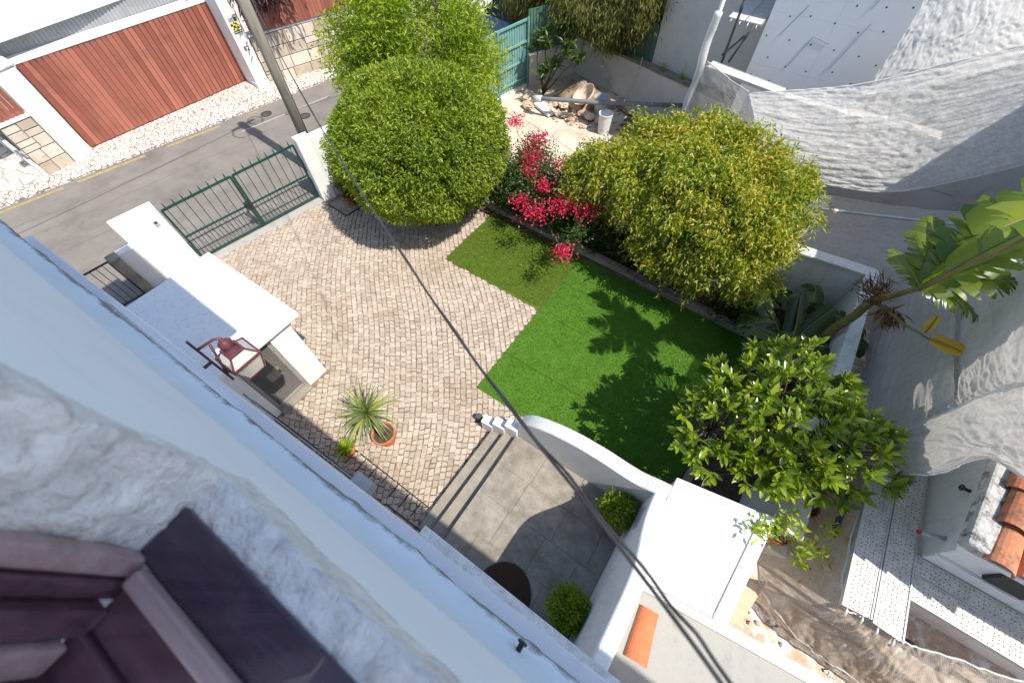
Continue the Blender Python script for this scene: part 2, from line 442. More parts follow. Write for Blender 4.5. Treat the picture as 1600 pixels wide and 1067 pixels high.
class MB:
    """collects boxes, tubes and sheets in world coordinates; build() links them as one mesh"""
    def __init__(s):
        s.v = []; s.f = []
    def add(s, vs, fs):
        n = len(s.v)
        s.v += [tuple(v) for v in vs]
        s.f += [tuple(i + n for i in f) for f in fs]
        return s
    def box(s, x0, y0, z0, x1, y1, z1):
        return s.hexa([(x0, y0), (x1, y0), (x1, y1), (x0, y1)], z0, z1)
    def hexa(s, q, z0, z1):
        a = sum(q[i][0] * q[(i + 1) % 4][1] - q[(i + 1) % 4][0] * q[i][1] for i in range(4))
        if a < 0: q = q[::-1]
        zz0 = z0 if hasattr(z0, '__len__') else [z0] * 4
        zz1 = z1 if hasattr(z1, '__len__') else [z1] * 4
        vs = [(p[0], p[1], z) for p, z in zip(q, zz0)] + [(p[0], p[1], z) for p, z in zip(q, zz1)]
        return s.add(vs, [(3, 2, 1, 0), (4, 5, 6, 7), (0, 1, 5, 4), (1, 2, 6, 5), (2, 3, 7, 6), (3, 0, 4, 7)])
    def wall(s, p0, p1, t0, t1, z0, z1):
        """box along the plan segment p0-p1 between the left offsets t0 and t1"""
        d = Vector((p1[0] - p0[0], p1[1] - p0[1])).normalized()
        n = Vector((-d.y, d.x))
        q = [(p0[0] + n.x * t0, p0[1] + n.y * t0), (p1[0] + n.x * t0, p1[1] + n.y * t0),
             (p1[0] + n.x * t1, p1[1] + n.y * t1), (p0[0] + n.x * t1, p0[1] + n.y * t1)]
        return s.hexa(q, z0, z1)
    def bar(s, a, b, wd, h, up=(0, 0, 1)):
        a, b = Vector(a), Vector(b)
        d = (b - a).normalized()
        u = Vector(up)
        sd = d.cross(u)
        if sd.length < 1e-4: sd = d.cross(Vector((1, 0, 0)))
        sd.normalize()
        u = sd.cross(d).normalized()
        vs = []
        for p in (a, b):
            for sx, sy in ((-1, -1), (1, -1), (1, 1), (-1, 1)):
                vs.append(p + sd * (wd / 2 * sx) + u * (h / 2 * sy))
        return s.add(vs, [(0, 1, 2, 3), (7, 6, 5, 4), (0, 4, 5, 1), (1, 5, 6, 2), (2, 6, 7, 3), (3, 7, 4, 0)])
    def tube(s, pts, r, n=8, cap=True):
        pts = [Vector(p) for p in pts]
        rs = r if hasattr(r, '__len__') else [r] * len(pts)
        rings = []
        ref = Vector((0.31, 0.17, 0.93))
        for i, p in enumerate(pts):
            d = (pts[min(i + 1, len(pts) - 1)] - pts[max(i - 1, 0)])
            if d.length < 1e-9: d = Vector((0, 0, 1))
            d.normalize()
            a = d.cross(ref)
            if a.length < .05: a = d.cross(Vector((1, 0, 0)))
            a.normalize()
            b = d.cross(a)
            rings.append([p + (a * math.cos(2 * math.pi * k / n) + b * math.sin(2 * math.pi * k / n)) * rs[i] for k in range(n)])
        vs = [v for ring in rings for v in ring]
        fs = []
        for i in range(len(pts) - 1):
            for k in range(n):
                fs.append((i * n + k, i * n + (k + 1) % n, (i + 1) * n + (k + 1) % n, (i + 1) * n + k))
        if cap:
            fs.append(tuple(range(n))[::-1])
            fs.append(tuple((len(pts) - 1) * n + k for k in range(n)))
        return s.add(vs, fs)
    def lathe(s, prof, c=(0, 0, 0), n=24):
        vs = []
        for r, z in prof:
            for k in range(n):
                a = 2 * math.pi * k / n
                vs.append((c[0] + r * math.cos(a), c[1] + r * math.sin(a), c[2] + z))
        fs = []
        for i in range(len(prof) - 1):
            for k in range(n):
                fs.append((i * n + k, i * n + (k + 1) % n, (i + 1) * n + (k + 1) % n, (i + 1) * n + k))
        return s.add(vs, fs)
    def poly(s, pts, z):
        """flat sheet"""
        a = sum(pts[i][0] * pts[(i + 1) % len(pts)][1] - pts[(i + 1) % len(pts)][0] * pts[i][1] for i in range(len(pts)))
        if a < 0: pts = pts[::-1]
        return s.add([(p[0], p[1], z) for p in pts], [tuple(range(len(pts)))])
    def prism(s, pts, z0, z1):
        a = sum(pts[i][0] * pts[(i + 1) % len(pts)][1] - pts[(i + 1) % len(pts)][0] * pts[i][1] for i in range(len(pts)))
        if a < 0: pts = pts[::-1]
        k = len(pts)
        vs = [(p[0], p[1], z0) for p in pts] + [(p[0], p[1], z1) for p in pts]
        fs = [tuple(range(k))[::-1], tuple(range(k, 2 * k))] + [(i, (i + 1) % k, k + (i + 1) % k, k + i) for i in range(k)]
        return s.add(vs, fs)
    def build(s, name, mat, parent=None, bevel=0.0, smooth=False):
        me = bpy.data.meshes.new(name)
        me.from_pydata(s.v, [], s.f)
        me.update()
        return link_mesh(name, me, mat, parent, smooth, bevel)

def structure(name, mb, mat, **kw):
    return tag(mb.build(name, mat, **kw), kind='structure')

def one(name, mb, mat, label, cat, group=None, **kw):
    return tag(mb.build(name, mat, **kw), label, cat, group)

def np_mesh(name, V, F, mat, parent=None, smooth=False):
    me = bpy.data.meshes.new(name)
    F = np.asarray(F, dtype=np.int32)
    me.vertices.add(len(V))
    me.vertices.foreach_set('co', np.asarray(V, dtype=np.float32).ravel())
    me.loops.add(F.size)
    me.loops.foreach_set('vertex_index', F.ravel())
    me.polygons.add(len(F))
    me.polygons.foreach_set('loop_start', np.arange(0, F.size, F.shape[1], dtype=np.int32))
    me.update(calc_edges=True)
    me.validate()
    return link_mesh(name, me, mat, parent, smooth)

def unit(a):
    return a / np.maximum(np.linalg.norm(a, axis=1, keepdims=True), 1e-9)

def leaves(P, D, L, W, fold=.25):
    """diamond leaves with a folded midrib at points P along directions D"""
    k = len(P)
    D = unit(D)
    up = unit(NPR.normal(size=(k, 3)) + np.array([0, 0, 1.2]))
    S = unit(np.cross(D, up))
    U = np.cross(S, D)
    L = (L * NPR.uniform(.7, 1.25, k))[:, None]
    Wd = (W * NPR.uniform(.75, 1.2, k))[:, None]
    V = np.empty((k, 4, 3))
    V[:, 0] = P
    V[:, 1] = P + D * L * .45 + S * Wd * .5 + U * Wd * fold
    V[:, 2] = P + D * L - U * L * .12
    V[:, 3] = P + D * L * .45 - S * Wd * .5 + U * Wd * fold
    i = np.arange(k)[:, None] * 4
    F = np.concatenate([i + np.array([[0, 1, 2]]), i + np.array([[0, 2, 3]])], 0)
    return V.reshape(-1, 3), F

def sphere_dirs(k):
    return unit(NPR.normal(size=(k, 3)))

def lump(D, seed, freq=2.2):
    return np.array([noise.noise(Vector((float(d[0]) * freq + seed, float(d[1]) * freq, float(d[2]) * freq))) for d in D])

# ================================================================== THE SETTING
g = MB().poly([(-120, -80), (120, -80), (120, 120), (-120, 120)], -.06)
structure('ground', g, M['earth'])

def kx(y): return -17.47 + .217 * y          # far kerb line
def fx(y): return -11.09 + .174 * y          # near edge of the street
def lerp2(p, q, t): return (p[0] + (q[0] - p[0]) * t, p[1] + (q[1] - p[1]) * t)

road = MB().poly([(fx(-30), -30), (fx(40), 40), (kx(40), 40), (kx(-30), -30)], -.03)
structure('road', road, M['asphalt'])
pv = MB()
pv.prism([(kx(-30) - .16, -30), (kx(40) - .16, 40), (kx(40) - 12, 40), (kx(-30) - 12, -30)], -.05, .03)
structure('far_pavement', pv, M['calcada'])
kb = MB()
y = -12.0
while y < 22:
    L = RNG.uniform(.75, 1.1)
    kb.hexa([(kx(y) - .16, y + .01), (kx(y + L) - .16, y + L - .01), (kx(y + L), y + L - .01), (kx(y), y + .01)], -.05, .045 + RNG.uniform(-.004, .004))
    y += L
kb_o = structure('far_kerb', kb, M['calcada'], bevel=.01)
kb_o['kind'] = 'structure'
pb = MB()
for y0, y1 in ((-.9, 1.0), (1.35, 3.25), (3.9, 5.6), (6.6, 6.95)):
    k = 8
    for i in range(k):
        a, b = y0 + (y1 - y0) * i / k, y0 + (y1 - y0) * (i + 1) / k - .01
        pb.poly([(kx(a) + .13, a), (kx(b) + .13, b), (kx(b) + .27 + RNG.uniform(-.02, .02), b), (kx(a) + .27, a)], -.026)
tag(pb.build('yellow_kerb_line', M['yellow_paint']), kind='structure')
wl = MB()
for y0, y1 in ((5.8, 7.3), (7.6, 9.0), (9.4, 12), (13, 17)):
    wl.poly([(kx(y0) + 1.05, y0), (kx(y1) + 1.05, y1), (kx(y1) + 1.13, y1), (kx(y0) + 1.13, y0)], -.026)
tag(wl.build('white_road_line', M['white_paint']), kind='structure')
sl = MB()
for off, y0, y1, wd in ((1.15, -14, 4.6, .035), (1.9, -14, 6.2, .03), (3.3, -14, 2.0, .05)):
    px = None
    yy = y0
    while yy < y1:
        xx = kx(yy) + off + .12 * math.sin(yy * .55 + off) + .03 * math.sin(yy * 2.9)
        if px is not None:
            sl.poly([(px[0], px[1]), (xx, yy), (xx + wd, yy), (px[0] + wd, px[1])], -.027)
        px = (xx, yy)
        yy += .4
tag(sl.build('road_seam', M['tar_line']), kind='structure')
for i, (px, py) in enumerate(((-15.35, 6.95), (-14.1, 7.6))):
    c = MB().lathe([(0, .0), (.12, .0), (.15, -.004), (.15, -.02)], (px, py, -.018), 20)
    c2 = MB().lathe([(.16, 0), (.19, -.002), (.19, -.02)], (px, py, -.016), 20)
    t = thing('manhole_cover', 'small round iron cover in the road ' + ('beside the far kerb' if i == 0 else 'right of the leaning wooden pole'), 'manhole cover', (px, py, 0))
    c.build('lid', M['scaf_dark'], t)
    c2.build('rim', M['black_iron'], t)

# ------------------------------------------------------------------ buildings across the street
G0, G1 = (-18.32, 2.48), (-17.86, 8.11)
gate = thing('garage_gate', 'wide red-brown boarded garage gate across the street', 'gate', (G0[0], (G0[1] + G1[1]) / 2, 0))
nP = 36
for i in range(nP):
    a, b = lerp2(G0, G1, i / nP), lerp2(G0, G1, (i + 1) / nP)
    pr = RNG.uniform(0, .012)
    a2 = lerp2(a, b, .05); b2 = lerp2(a, b, .95)
    MB().wall(a2, b2, -pr, .04, .06, 2.44 + RNG.uniform(-.01, .01)).build('plank', M['red_wood'], gate, bevel=.006)
MB().wall(G0, G1, .045, .09, .05, 2.43).build('back_frame', M['red_wood'], gate)
MB().wall(G0, G1, -.025, .1, 2.445, 2.49).build('top_rail', M['cream'], gate, bevel=.006)

gar = thing('garage', 'white flat-roofed garage behind the red boarded gate', 'building', (-21, 5, 0))
MB().wall((-18.42, 1.9), (-17.98, 7.6), .02, .62, 2.36, 2.475).build('lintel', M['white_clean'], gar, bevel=.01)
MB().wall((-19.03, 1.5), (-18.62, 8.4), .07, .17, 0, 2.95).build('wall', M['white'], gar)
for i in range(56):
    a, b = lerp2((-19.03, 1.6), (-18.66, 7.75), i / 56), lerp2((-19.03, 1.6), (-18.66, 7.75), (i + .62) / 56)
    MB().wall(a, b, -.03, .02, 2.44, 2.87).build('corrugated_rib', M['steel_blue'], gar)
MB().wall((-19.03, 1.5), (-18.66, 7.8), -.012, .0, 2.42, 2.87).build('corrugated_panel', M['steel_blue'], gar)
MB().hexa([(-18.2, -2), (-18.75, 6.9), (-27, 7.5), (-27, -2)], 2.88, 3.02).build('roof', M['white_clean'], gar, bevel=.02)
MB().box(-19.6, 6.75, 0, -19.0, 9.0, 2.75).build('side_wall', M['white'], gar)

lp = thing('gate_pillar', 'pale weathered pillar at the left end of the red garage gate', 'pillar', (-18.1, 2.1, 0))
MB().hexa([(-17.93, 1.82), (-18.12, 2.42), (-18.75, 2.42), (-18.6, 1.78)], 0, 2.5).build('shaft', M['cream'], lp, bevel=.015)
MB().hexa([(-17.90, 1.79), (-18.09, 2.45), (-18.8, 2.45), (-18.64, 1.75)], 2.5, 2.6).build('cap', M['rough_stone'], lp, bevel=.03)
rp = thing('gate_pillar', 'white pillar with house number and yellow sign right of the red garage gate', 'pillar', (-17.2, 8.1, 0))
MB().hexa([(-16.9, 7.86), (-16.84, 8.3), (-17.95, 8.42), (-17.9, 8.02)], 0, 3.4).build('shaft', M['cream'], rp, bevel=.012)
MB().hexa([(-16.86, 7.83), (-16.80, 8.31), (-17.2, 8.36), (-17.2, 7.87)], 0, .22).build('plinth', M['cream'], rp, bevel=.012)

def face_frame(origin, udir, wdir):
    """matrix whose x axis runs along udir, y along wdir"""
    u = Vector(udir).normalized(); v = Vector(wdir).normalized()
    nrm = u.cross(v).normalized()
    m = Matrix((u, v, nrm)).transposed().to_4x4()
    m.translation = Vector(origin)
    return m

def lettering(txt, mtx, size, mat, name, parent, depth=.003):
    cu = bpy.data.curves.new(name, 'FONT')
    cu.body = txt
    cu.size = size
    cu.extrude = depth
    cu.align_x = 'CENTER'
    tmp = bpy.data.objects.new(name, cu)
    COL.objects.link(tmp)
    dg = bpy.context.evaluated_depsgraph_get()
    me = bpy.data.meshes.new_from_object(tmp.evaluated_get(dg))
    bpy.data.objects.remove(tmp)
    bpy.data.curves.remove(cu)
    me.transform(mtx)
    me.name = name
    return link_mesh(name, me, mat, parent)

pu = (.135, .99, 0)
lettering('82', face_frame((-16.855, 8.09, 1.22), pu, (0, 0, 1)), .19, M['ink'], 'house_number', rp)
sg = thing('security_sign', 'small yellow and black sign on the white pillar', 'sign', (-16.87, 8.08, 1.95))
fm = lambda u, z, o: (-16.893 + .135 * (u + .22) + o, 7.86 + .99 * (u + .22), z)
def signrect(name, u0, u1, z0, z1, o, mat):
    m = MB()
    a, b = fm(u0, z0, o), fm(u1, z0, o)
    m.wall(a[:2], b[:2], -.004, .006, z0, z1).build(name, mat, sg)
signrect('plate', -.13, .13, 1.74, 2.16, .004, M['sign_yellow'])
signrect('header', -.13, .03, 2.06, 2.16, .010, M['sign_blue'])
signrect('header_mark', .04, .13, 2.05, 2.16, .010, M['sign_black'])
signrect('footer', -.13, .13, 1.74, 1.81, .010, M['sign_black'])
for u, z, s in ((-.09, 1.98, .045), (-.02, 1.92, .05), (.06, 1.99, .04), (.0, 2.02, .03), (.09, 1.88, .035), (-.08, 1.86, .03)):
    signrect('emblem', u - s, u + s * .6, z - s * .8, z + s * .6, .010, M['sign_black'])
signrect('footer_stripe', -.10, .10, 1.762, 1.784, .014, M['cream'])

def block_wall(name, label, p0, p1, h, thick, courses, parent_extra=None, seed=1):
    r = random.Random(seed)
    t = thing(name, label, 'wall', ((p0[0] + p1[0]) / 2, (p0[1] + p1[1]) / 2, 0))
    L = math.dist(p0, p1)
    MB().wall(p0, p1, .02, thick, -.03, h).build('core', M['mortar'], t)
    z = 0.0
    hs = [r.uniform(.8, 1.25) for _ in range(courses)]
    hs = [v * (h - .02) / sum(hs) for v in hs]
    for hh in hs:
        u = 0.0
        while u < L - .05:
            wd = min(r.uniform(.34, .72), L - u)
            if L - u - wd < .15: wd = L - u
            cells = [(u, u + wd, z, z + hh)]
            if r.random() < .3 and hh > .2:
                zz = z + hh * r.uniform(.4, .6)
                cells = [(u, u + wd, z, zz), (u, u + wd, zz, z + hh)]
            for a, b, za, zb in cells:
                j = .012
                pa, pb_ = lerp2(p0, p1, (a + j) / L), lerp2(p0, p1, (b - j) / L)
                MB().wall(pa, pb_, -r.uniform(.0, .025), .03, za + j, zb - j).build('stone_block', M['stone_block'], t, bevel=.012)
            u += wd
        z += hh
    return t

wr = block_wall('stone_wall', 'pale stone block wall under the red slats, right of the numbered pillar', (-16.83, 8.32), (-14.6, 15.2), 1.52, .35, 4, seed=3)
MB().wall((-16.85, 8.32), (-14.62, 15.2), -.03, .38, 1.52, 1.57).build('coping', M['cream'], wr, bevel=.01)
sf = thing('slat_fence', 'red-brown slat fence standing on the stone block wall beside the numbered pillar', 'fence', (-16, 11, 1.57))
a0, a1 = (-16.75, 8.4), (-14.55, 15.2)
for i in range(56):
    a, b = lerp2(a0, a1, (i + .02) / 56), lerp2(a0, a1, (i + .98) / 56)
    MB().wall(a, b, 0, .03, 1.6, 3.0 + RNG.uniform(-.01, .01)).build('slat', M['red_wood'], sf, bevel=.004)
MB().wall(a0, a1, .032, .07, 1.72, 1.8).build('rail', M['red_wood'], sf)
MB().wall(a0, a1, .032, .07, 2.7, 2.78).build('rail', M['red_wood'], sf)
wl_ = block_wall('stone_wall', 'short stone block wall left of the pale gate pillar', (-17.97, 1.02), (-17.97, 1.80), 1.46, .3, 4, seed=9)
MB().wall((-17.95, .9), (-17.95, 1.81), -.02, .33, 1.46, 1.52).build('coping', M['cream'], wl_, bevel=.01)
sf2 = thing('slat_fence', 'short red slat fence left of the pale gate pillar', 'fence', (-18.05, 1.2, 1.5))
for i in range(9):
    y0 = 1.79 - (i + 1) * .125
    MB().box(-18.1, y0 + .006, 1.53, -18.06, y0 + .119, 2.3).build('slat', M['red_wood'], sf2, bevel=.004)
MB().box(-18.15, .7, 1.6, -18.105, 1.79, 1.68).build('rail', M['red_wood'], sf2)
rw = thing('ramp_wall', 'low white wall sloping beside the pale stone driveway', 'wall', (-19, .95, 0))
MB().hexa([(-17.9, .93), (-17.9, 1.02), (-22.5, 1.02), (-22.5, .93)], 0, [.2, .2, 1.0, 1.0]).build('body', M['white'], rw, bevel=.01)
structure('driveway', MB().poly([(kx(-6) - .9, -6), (kx(.9) - .55, .9), (-23, .9), (-23, -6)], .036), M['crazy'])

# ------------------------------------------------------------------ courtyard floor
bedm = MB().poly([(-10.75, -.5), (-10.05, 5.0), (-9.6, 8.2), (-2.8, 8.2), (1.2, 8.2), (1.2, -.5)], -.013)
court = structure('courtyard_paving', bedm, M['bed'])

def gx(y): return -10.81 + (y - 1.62) * .175 + .22

def in_court(x, y):
    if x < gx(y) or y < -.12: return False
    if y > 7.0 - .03 * (x + 6): return False
    if x > -2.03 and y < 2.12: return False
    if x > -1.3: return False
    if x > -2.84 and y > 2.88: return False
    if -5.68 < x < -2.80 and y > 5.03: return False
    if (x + 7.1) ** 2 + (y - 6.6) ** 2 < .85 ** 2: return False
    if x < -9.15 and y > 4.82: return False
    if x < -5.62 and y < 1.22 and x > -8.2: return False
    if x < -8.2 and y < .7: return False
    if y > 2.9 and x > -2.84: return False
    return True

stones = []
def lay(d, pitch, long, region, seed, wob):
    r = random.Random(seed)
    n = (-d[1], d[0])
    U, Vv = 11.0, 11.0
    C0 = (-6.0, 3.3)
    rows = int(2 * Vv / pitch)
    for i in range(rows):
        v0 = -Vv + i * pitch
        u = -U + r.uniform(0, long)
        while u < U:
            L = long * r.uniform(.8, 1.25)
            def pt(uu, vv):
                vv2 = vv + wob * math.sin(uu * .62 + vv * .18) + .014 * math.sin(uu * 2.3 + .5 * vv)
                uu2 = uu + .10 * math.sin(vv * .7) + .025 * math.sin(vv * 4.0)
                return (C0[0] + d[0] * uu2 + n[0] * vv2, C0[1] + d[1] * uu2 + n[1] * vv2)
            c = pt(u + L / 2, v0 + pitch / 2)
            if region(c):
                j = .0055
                q = [pt(u + j, v0 + j), pt(u + L - j, v0 + j), pt(u + L - j, v0 + pitch - j), pt(u + j, v0 + pitch - j)]
                q = [(a + r.uniform(-.011, .011), b + r.uniform(-.011, .011)) for a, b in q]
                stones.append((c, q, r.uniform(-.005, .006), r.uniform(-.004, .004), r.uniform(-.004, .004)))
            u += L

reg_c = lambda c: in_court(*c)
reg_b = lambda c: in_court(*c) and (c[1] < 1.25 + .25 * math.sin(c[0] * 1.3) and c[0] > -4.7)
reg_a = lambda c: in_court(*c) and not (c[1] < 1.25 + .25 * math.sin(c[0] * 1.3) and c[0] > -4.7)
lay((.635, -.772), .112, .112, reg_c, 5, .26)

def stone_mesh(m, st):
    c, q, h, tx, ty = st
    def z(p, k): return k + h + tx * (p[0] - c[0]) * 8 + ty * (p[1] - c[1]) * 8
    cx = sum(p[0] for p in q) / 4; cy = sum(p[1] for p in q) / 4
    ins = [(cx + (p[0] - cx) * .86, cy + (p[1] - cy) * .86) for p in q]
    vs = [(p[0], p[1], -.03) for p in q] + [(p[0], p[1], z(p, -.007)) for p in q] + [(p[0], p[1], z(p, .002)) for p in ins]
    fs = [(8, 9, 10, 11)]
    for k in range(4):
        l = (k + 1) % 4
        fs += [(k, l, 4 + l, 4 + k), (4 + k, 4 + l, 8 + l, 8 + k)]
    m.add(vs, fs)

stones.sort(key=lambda s: s[0][0] ** 2 + s[0][1] ** 2)
for st in stones[:300]:
    m = MB(); stone_mesh(m, st)
    m.build('cobblestone', M['cobble'], court)
m = MB()
for st in stones[300:]:
    stone_mesh(m, st)
tag(m.build('cobblestones', M['cobble'], court), kind='stuff')

# gutter grating by the house and the drain frame by the gate pillar
gu = thing('drain_grating', 'dark drain channel running along the foot of the house', 'drain', (-2.9, .1, 0))
for i in range(7):
    MB().bar((-3.9 + i * .27, .02, .0), (-3.9 + i * .27, .3, .0), .02, .012).build('bar', M['black_iron'], gu)
MB().bar((-4.1, .31, .0), (-2.1, .31, .0), .022, .014).build('edge', M['black_iron'], gu)
dr = thing('drain_cover', 'dark square drain cover beside the white gate pillar', 'drain', (-9.3, 5.05, 0))
MB().hexa([(-9.75, 4.86), (-9.0, 4.80), (-8.9, 5.4), (-9.65, 5.48)], -.02, .004).build('slab', M['step'], dr)
for a, b in (((-9.76, 4.84), (-8.98, 4.78)), ((-8.98, 4.78), (-8.88, 5.42))):
    MB().bar((a[0], a[1], .004), (b[0], b[1], .004), .05, .014).build('frame', M['black_iron'], dr)

# threshold strip under the green gate
th = MB().hexa([(-10.86, 1.4), (-10.6, 1.4), (-9.95, 4.95), (-10.22, 5.0)], -.03, .012)
structure('gate_threshold', th, M['terrace'], bevel=.006)

# ------------------------------------------------------------------ street frontage of the courtyard
wa = thing('front_wall', 'tall white rendered wall beside the green driveway gate', 'wall', (-10.95, 1.1, 0))
MB().hexa([(-10.98, .69), (-10.85, 1.575), (-11.17, 1.62), (-11.3, .72)], -.03, 1.62).build('body', M['white_clean'], wa, bevel=.02)
ic = thing('intercom', 'small grey intercom plate on the tall white wall beside the green gate', 'intercom', (-10.86, 1.37, 1.28))
MB().hexa([(-10.872, 1.33), (-10.86, 1.42), (-10.89, 1.425), (-10.9, 1.335)], 1.22, 1.36).build('plate', M['grey_plastic'], ic, bevel=.004)
MB().hexa([(-10.865, 1.35), (-10.858, 1.40), (-10.89, 1.405), (-10.9, 1.355)], 1.29, 1.345).build('grille', M['sign_black'], ic)
wb = thing('front_wall', 'low white wall piece between the weathered post and the tall white wall', 'wall', (-10.95, .5, 0))
MB().hexa([(-11.0, .36), (-10.98, .695), (-11.2, .71), (-11.22, .38)], -.03, 1.05).build('body', M['white_clean'], wb, bevel=.015)
gp = thing('gate_post', 'weathered brown stone post at the black side gate', 'post', (-10.85, .25, 0))
MB().hexa([(-10.83, .16), (-10.82, .35), (-11.02, .36), (-11.03, .17)], -.03, 1.08).build('shaft', M['curb'], gp, bevel=.015)
MB().hexa([(-10.80, .14), (-10.79, .37), (-11.05, .38), (-11.06, .15)], 1.08, 1.16).build('cap', M['curb'], gp, bevel=.03)
structure('side_passage', MB().poly([(-11.1, -1.5), (-11.0, .7), (-8.1, .7), (-8.1, -1.5)], -.012), M['terrace'])
bg = thing('side_gate', 'small black iron side gate beside the weathered post', 'gate', (-10.87, -.2, 0))
P0, P1 = Vector((-10.92, -.62, 0)), Vector((-10.86, .14, 0))
for z in (.1, 1.14):
    MB().bar(P0 + Vector((0, 0, z)), P1 + Vector((0, 0, z)), .03, .03).build('rail', M['black_iron'], bg)
for t_ in (0, 1):
    p = P0.lerp(P1, t_)
    MB().bar(p + Vector((0, 0, .05)), p + Vector((0, 0, 1.15)), .035, .035).build('stile', M['black_iron'], bg)
for i in range(1, 6):
    p = P0.lerp(P1, i / 6)
    MB().tube([p + Vector((0, 0, .1)), p + Vector((0, 0, 1.14))], .008, 6).build('bar', M['black_iron'], bg)

# green double gate
GL, GR = Vector((-10.82, 1.60, 0)), Vector((-10.24, 4.92, 0))
GM = GL.lerp(GR, .5)
for leaf, (A, B_) in enumerate(((GL, GM), (GM, GR))):
    gt = thing('driveway_gate', ('left' if leaf == 0 else 'right') + ' leaf of the dark green spiked iron driveway gate', 'gate', tuple(A), 'leaves of the green driveway gate')
    d = (B_ - A).normalized()
    A2, B2 = A + d * .03, B_ - d * .03
    def ht(p): return 1.5 + .08 * (p - GL).length / (GR - GL).length
    for z, wd in ((.07, .045), (.72, .04)):
        MB().bar(A2 + Vector((0, 0, z)), B2 + Vector((0, 0, z)), .03, wd).build('rail', M['green_paint'], gt)
    MB().bar(A2 + Vector((0, 0, ht(A2))), B2 + Vector((0, 0, ht(B2))), .035, .05).build('top_rail', M['green_paint'], gt)
    for p in (A2, B2):
        MB().bar(p + Vector((0, 0, .03)), p + Vector((0, 0, ht(p))), .045, .045).build('stile', M['green_paint'], gt)
    nb = 8
    for i in range(nb):
        p = A2.lerp(B2, (i + .5) / nb)
        h = ht(p)
        MB().tube([p + Vector((0, 0, .07)), p + Vector((0, 0, h + .02)), p + Vector((0, 0, h + .06)), p + Vector((0, 0, h + .17))], [.009, .009, .017, .001], 6).build('spiked_bar', M['green_paint'], gt)
        if i < nb - 1:
            q = A2.lerp(B2, (i + 1) / nb)
            MB().tube([q + Vector((0, 0, .07)), q + Vector((0, 0, .74)), q + Vector((0, 0, .80))], [.007, .007, .001], 5).build('short_bar', M['green_paint'], gt)
    if leaf == 0:
        MB().box(GM.x - .06, GM.y - .13, .66, GM.x + .06, GM.y + .02, .82).build('lock', M['black_iron'], gt, bevel=.006)
wp = thing('gate_pillar', 'white square pillar at the right end of the green driveway gate', 'pillar', (-10, 5.1, 0))
MB().hexa([(-10.24, 4.94), (-9.96, 4.87), (-9.86, 5.22), (-10.14, 5.30)], -.03, 1.78).build('shaft', M['white_clean'], wp, bevel=.015)
wc = thing('front_wall', 'white street wall running behind the clipped round tree', 'wall', (-9.8, 6.8, 0))
MB().hexa([(-10.16, 5.31), (-9.9, 5.24), (-9.35, 8.3), (-9.6, 8.35)], -.03, 1.7).build('body', M['white_clean'], wc, bevel=.015)

# wooden pole with cross gear
pl = thing('utility_pole', 'leaning weathered wooden utility pole beside the white gate pillar', 'utility pole', (-10.92, 5.62, 0))
PB = Vector((-10.92, 5.62, -.05))
PT = Vector((-10.98, 5.72, 7.4))
MB().tube([PB, PB.lerp(PT, .5), PT], [.135, .125, .115], 14).build('shaft', M['pole'], pl, smooth=True)
MB().tube([PB + Vector((.115, .03, 0)), PB.lerp(PT, .5) + Vector((.10, .03, 0)), PT + Vector((.09, .03, -.3))], .022, 8).build('conduit', M['cable_grey'], pl, smooth=True)
MB().bar(PT + Vector((-.05, -.45, -.35)), PT + Vector((-.05, .45, -.35)), .07, .09).build('crossarm', M['pole'], pl)
MB().box(PT.x - .22, PT.y - .16, 5.75, PT.x + .12, PT.y + .16, 6.15).build('junction_box', M['grey_plastic'], pl, bevel=.02)
for k, (dy, z, r_) in enumerate(((.42, 6.95, .22), (-.3, 6.5, .26))):
    pts = [Vector((PT.x, PT.y + dy, z)) + Vector((math.cos(a) * r_ * 1.3, math.sin(a) * r_, 0)) for a in [i * 2 * math.pi / 18 for i in range(18)]]
    MB().tube(pts, .02, 6).build('cable_coil', M['cable'], pl, smooth=True)
for z in (1.9, 2.9, 3.9, 4.9):
    p = PB.lerp(PT, (z + .05) / 7.45)
    MB().tube([p + Vector((.02, -.12, 0)), p + Vector((.02, -.24, .02))], .010, 6).build('step_bolt', M['scaf_dark'], pl)

# overhead lines: the pair crossing the courtyard, and two street lines on the pole
CBL = [(-10.98, 5.7, 7.05), (-8.6, 4.5, 6.15), (-6.90, 3.66, 5.75), (-5.45, 2.94, 5.54), (-4.20, 2.33, 5.44), (-3.25, 1.874, 5.46), (-2.361, 1.441, 5.62), (-1.380, 0.963, 5.84), (-0.886, 0.723, 5.97),
       (-0.525, 0.547, 6.10), (-0.227, 0.402, 6.24), (-0.028, 0.305, 6.36), (0.176, 0.205, 6.46), (0.276, 0.157, 6.50), (0.370, 0.111, 6.53), (.62, -.02, 6.62)]
def dense(P, k=6):
    P = [Vector(p) for p in P]
    out = []
    for i in range(len(P) - 1):
        p0, p1, p2, p3 = P[max(i - 1, 0)], P[i], P[i + 1], P[min(i + 2, len(P) - 1)]
        for j in range(k):
            t = j / k
            out.append(.5 * ((2 * p1) + (p2 - p0) * t + (2 * p0 - 5 * p1 + 4 * p2 - p3) * t * t + (3 * p1 - p0 - 3 * p2 + p3) * t ** 3))
    out.append(P[-1])
    return out
D1 = dense(CBL)
cab = thing('overhead_cable', 'pair of black overhead cables crossing the courtyard diagonally', 'cable', CBL[-1])
MB().tube(D1, .0047, 8).build('strand', M['cable'], cab, smooth=True)
n_ = len(D1)
D2 = [p + Vector((0, .005, 0)) + Vector((.012, .014, -.008)) * max(0, (i / n_ - .62) / .38) + Vector((0, .003 * math.sin(i * .8), .004 * math.cos(i * .8))) for i, p in enumerate(D1)]
MB().tube(D2, .0042, 8).build('strand', M['cable'], cab, smooth=True)
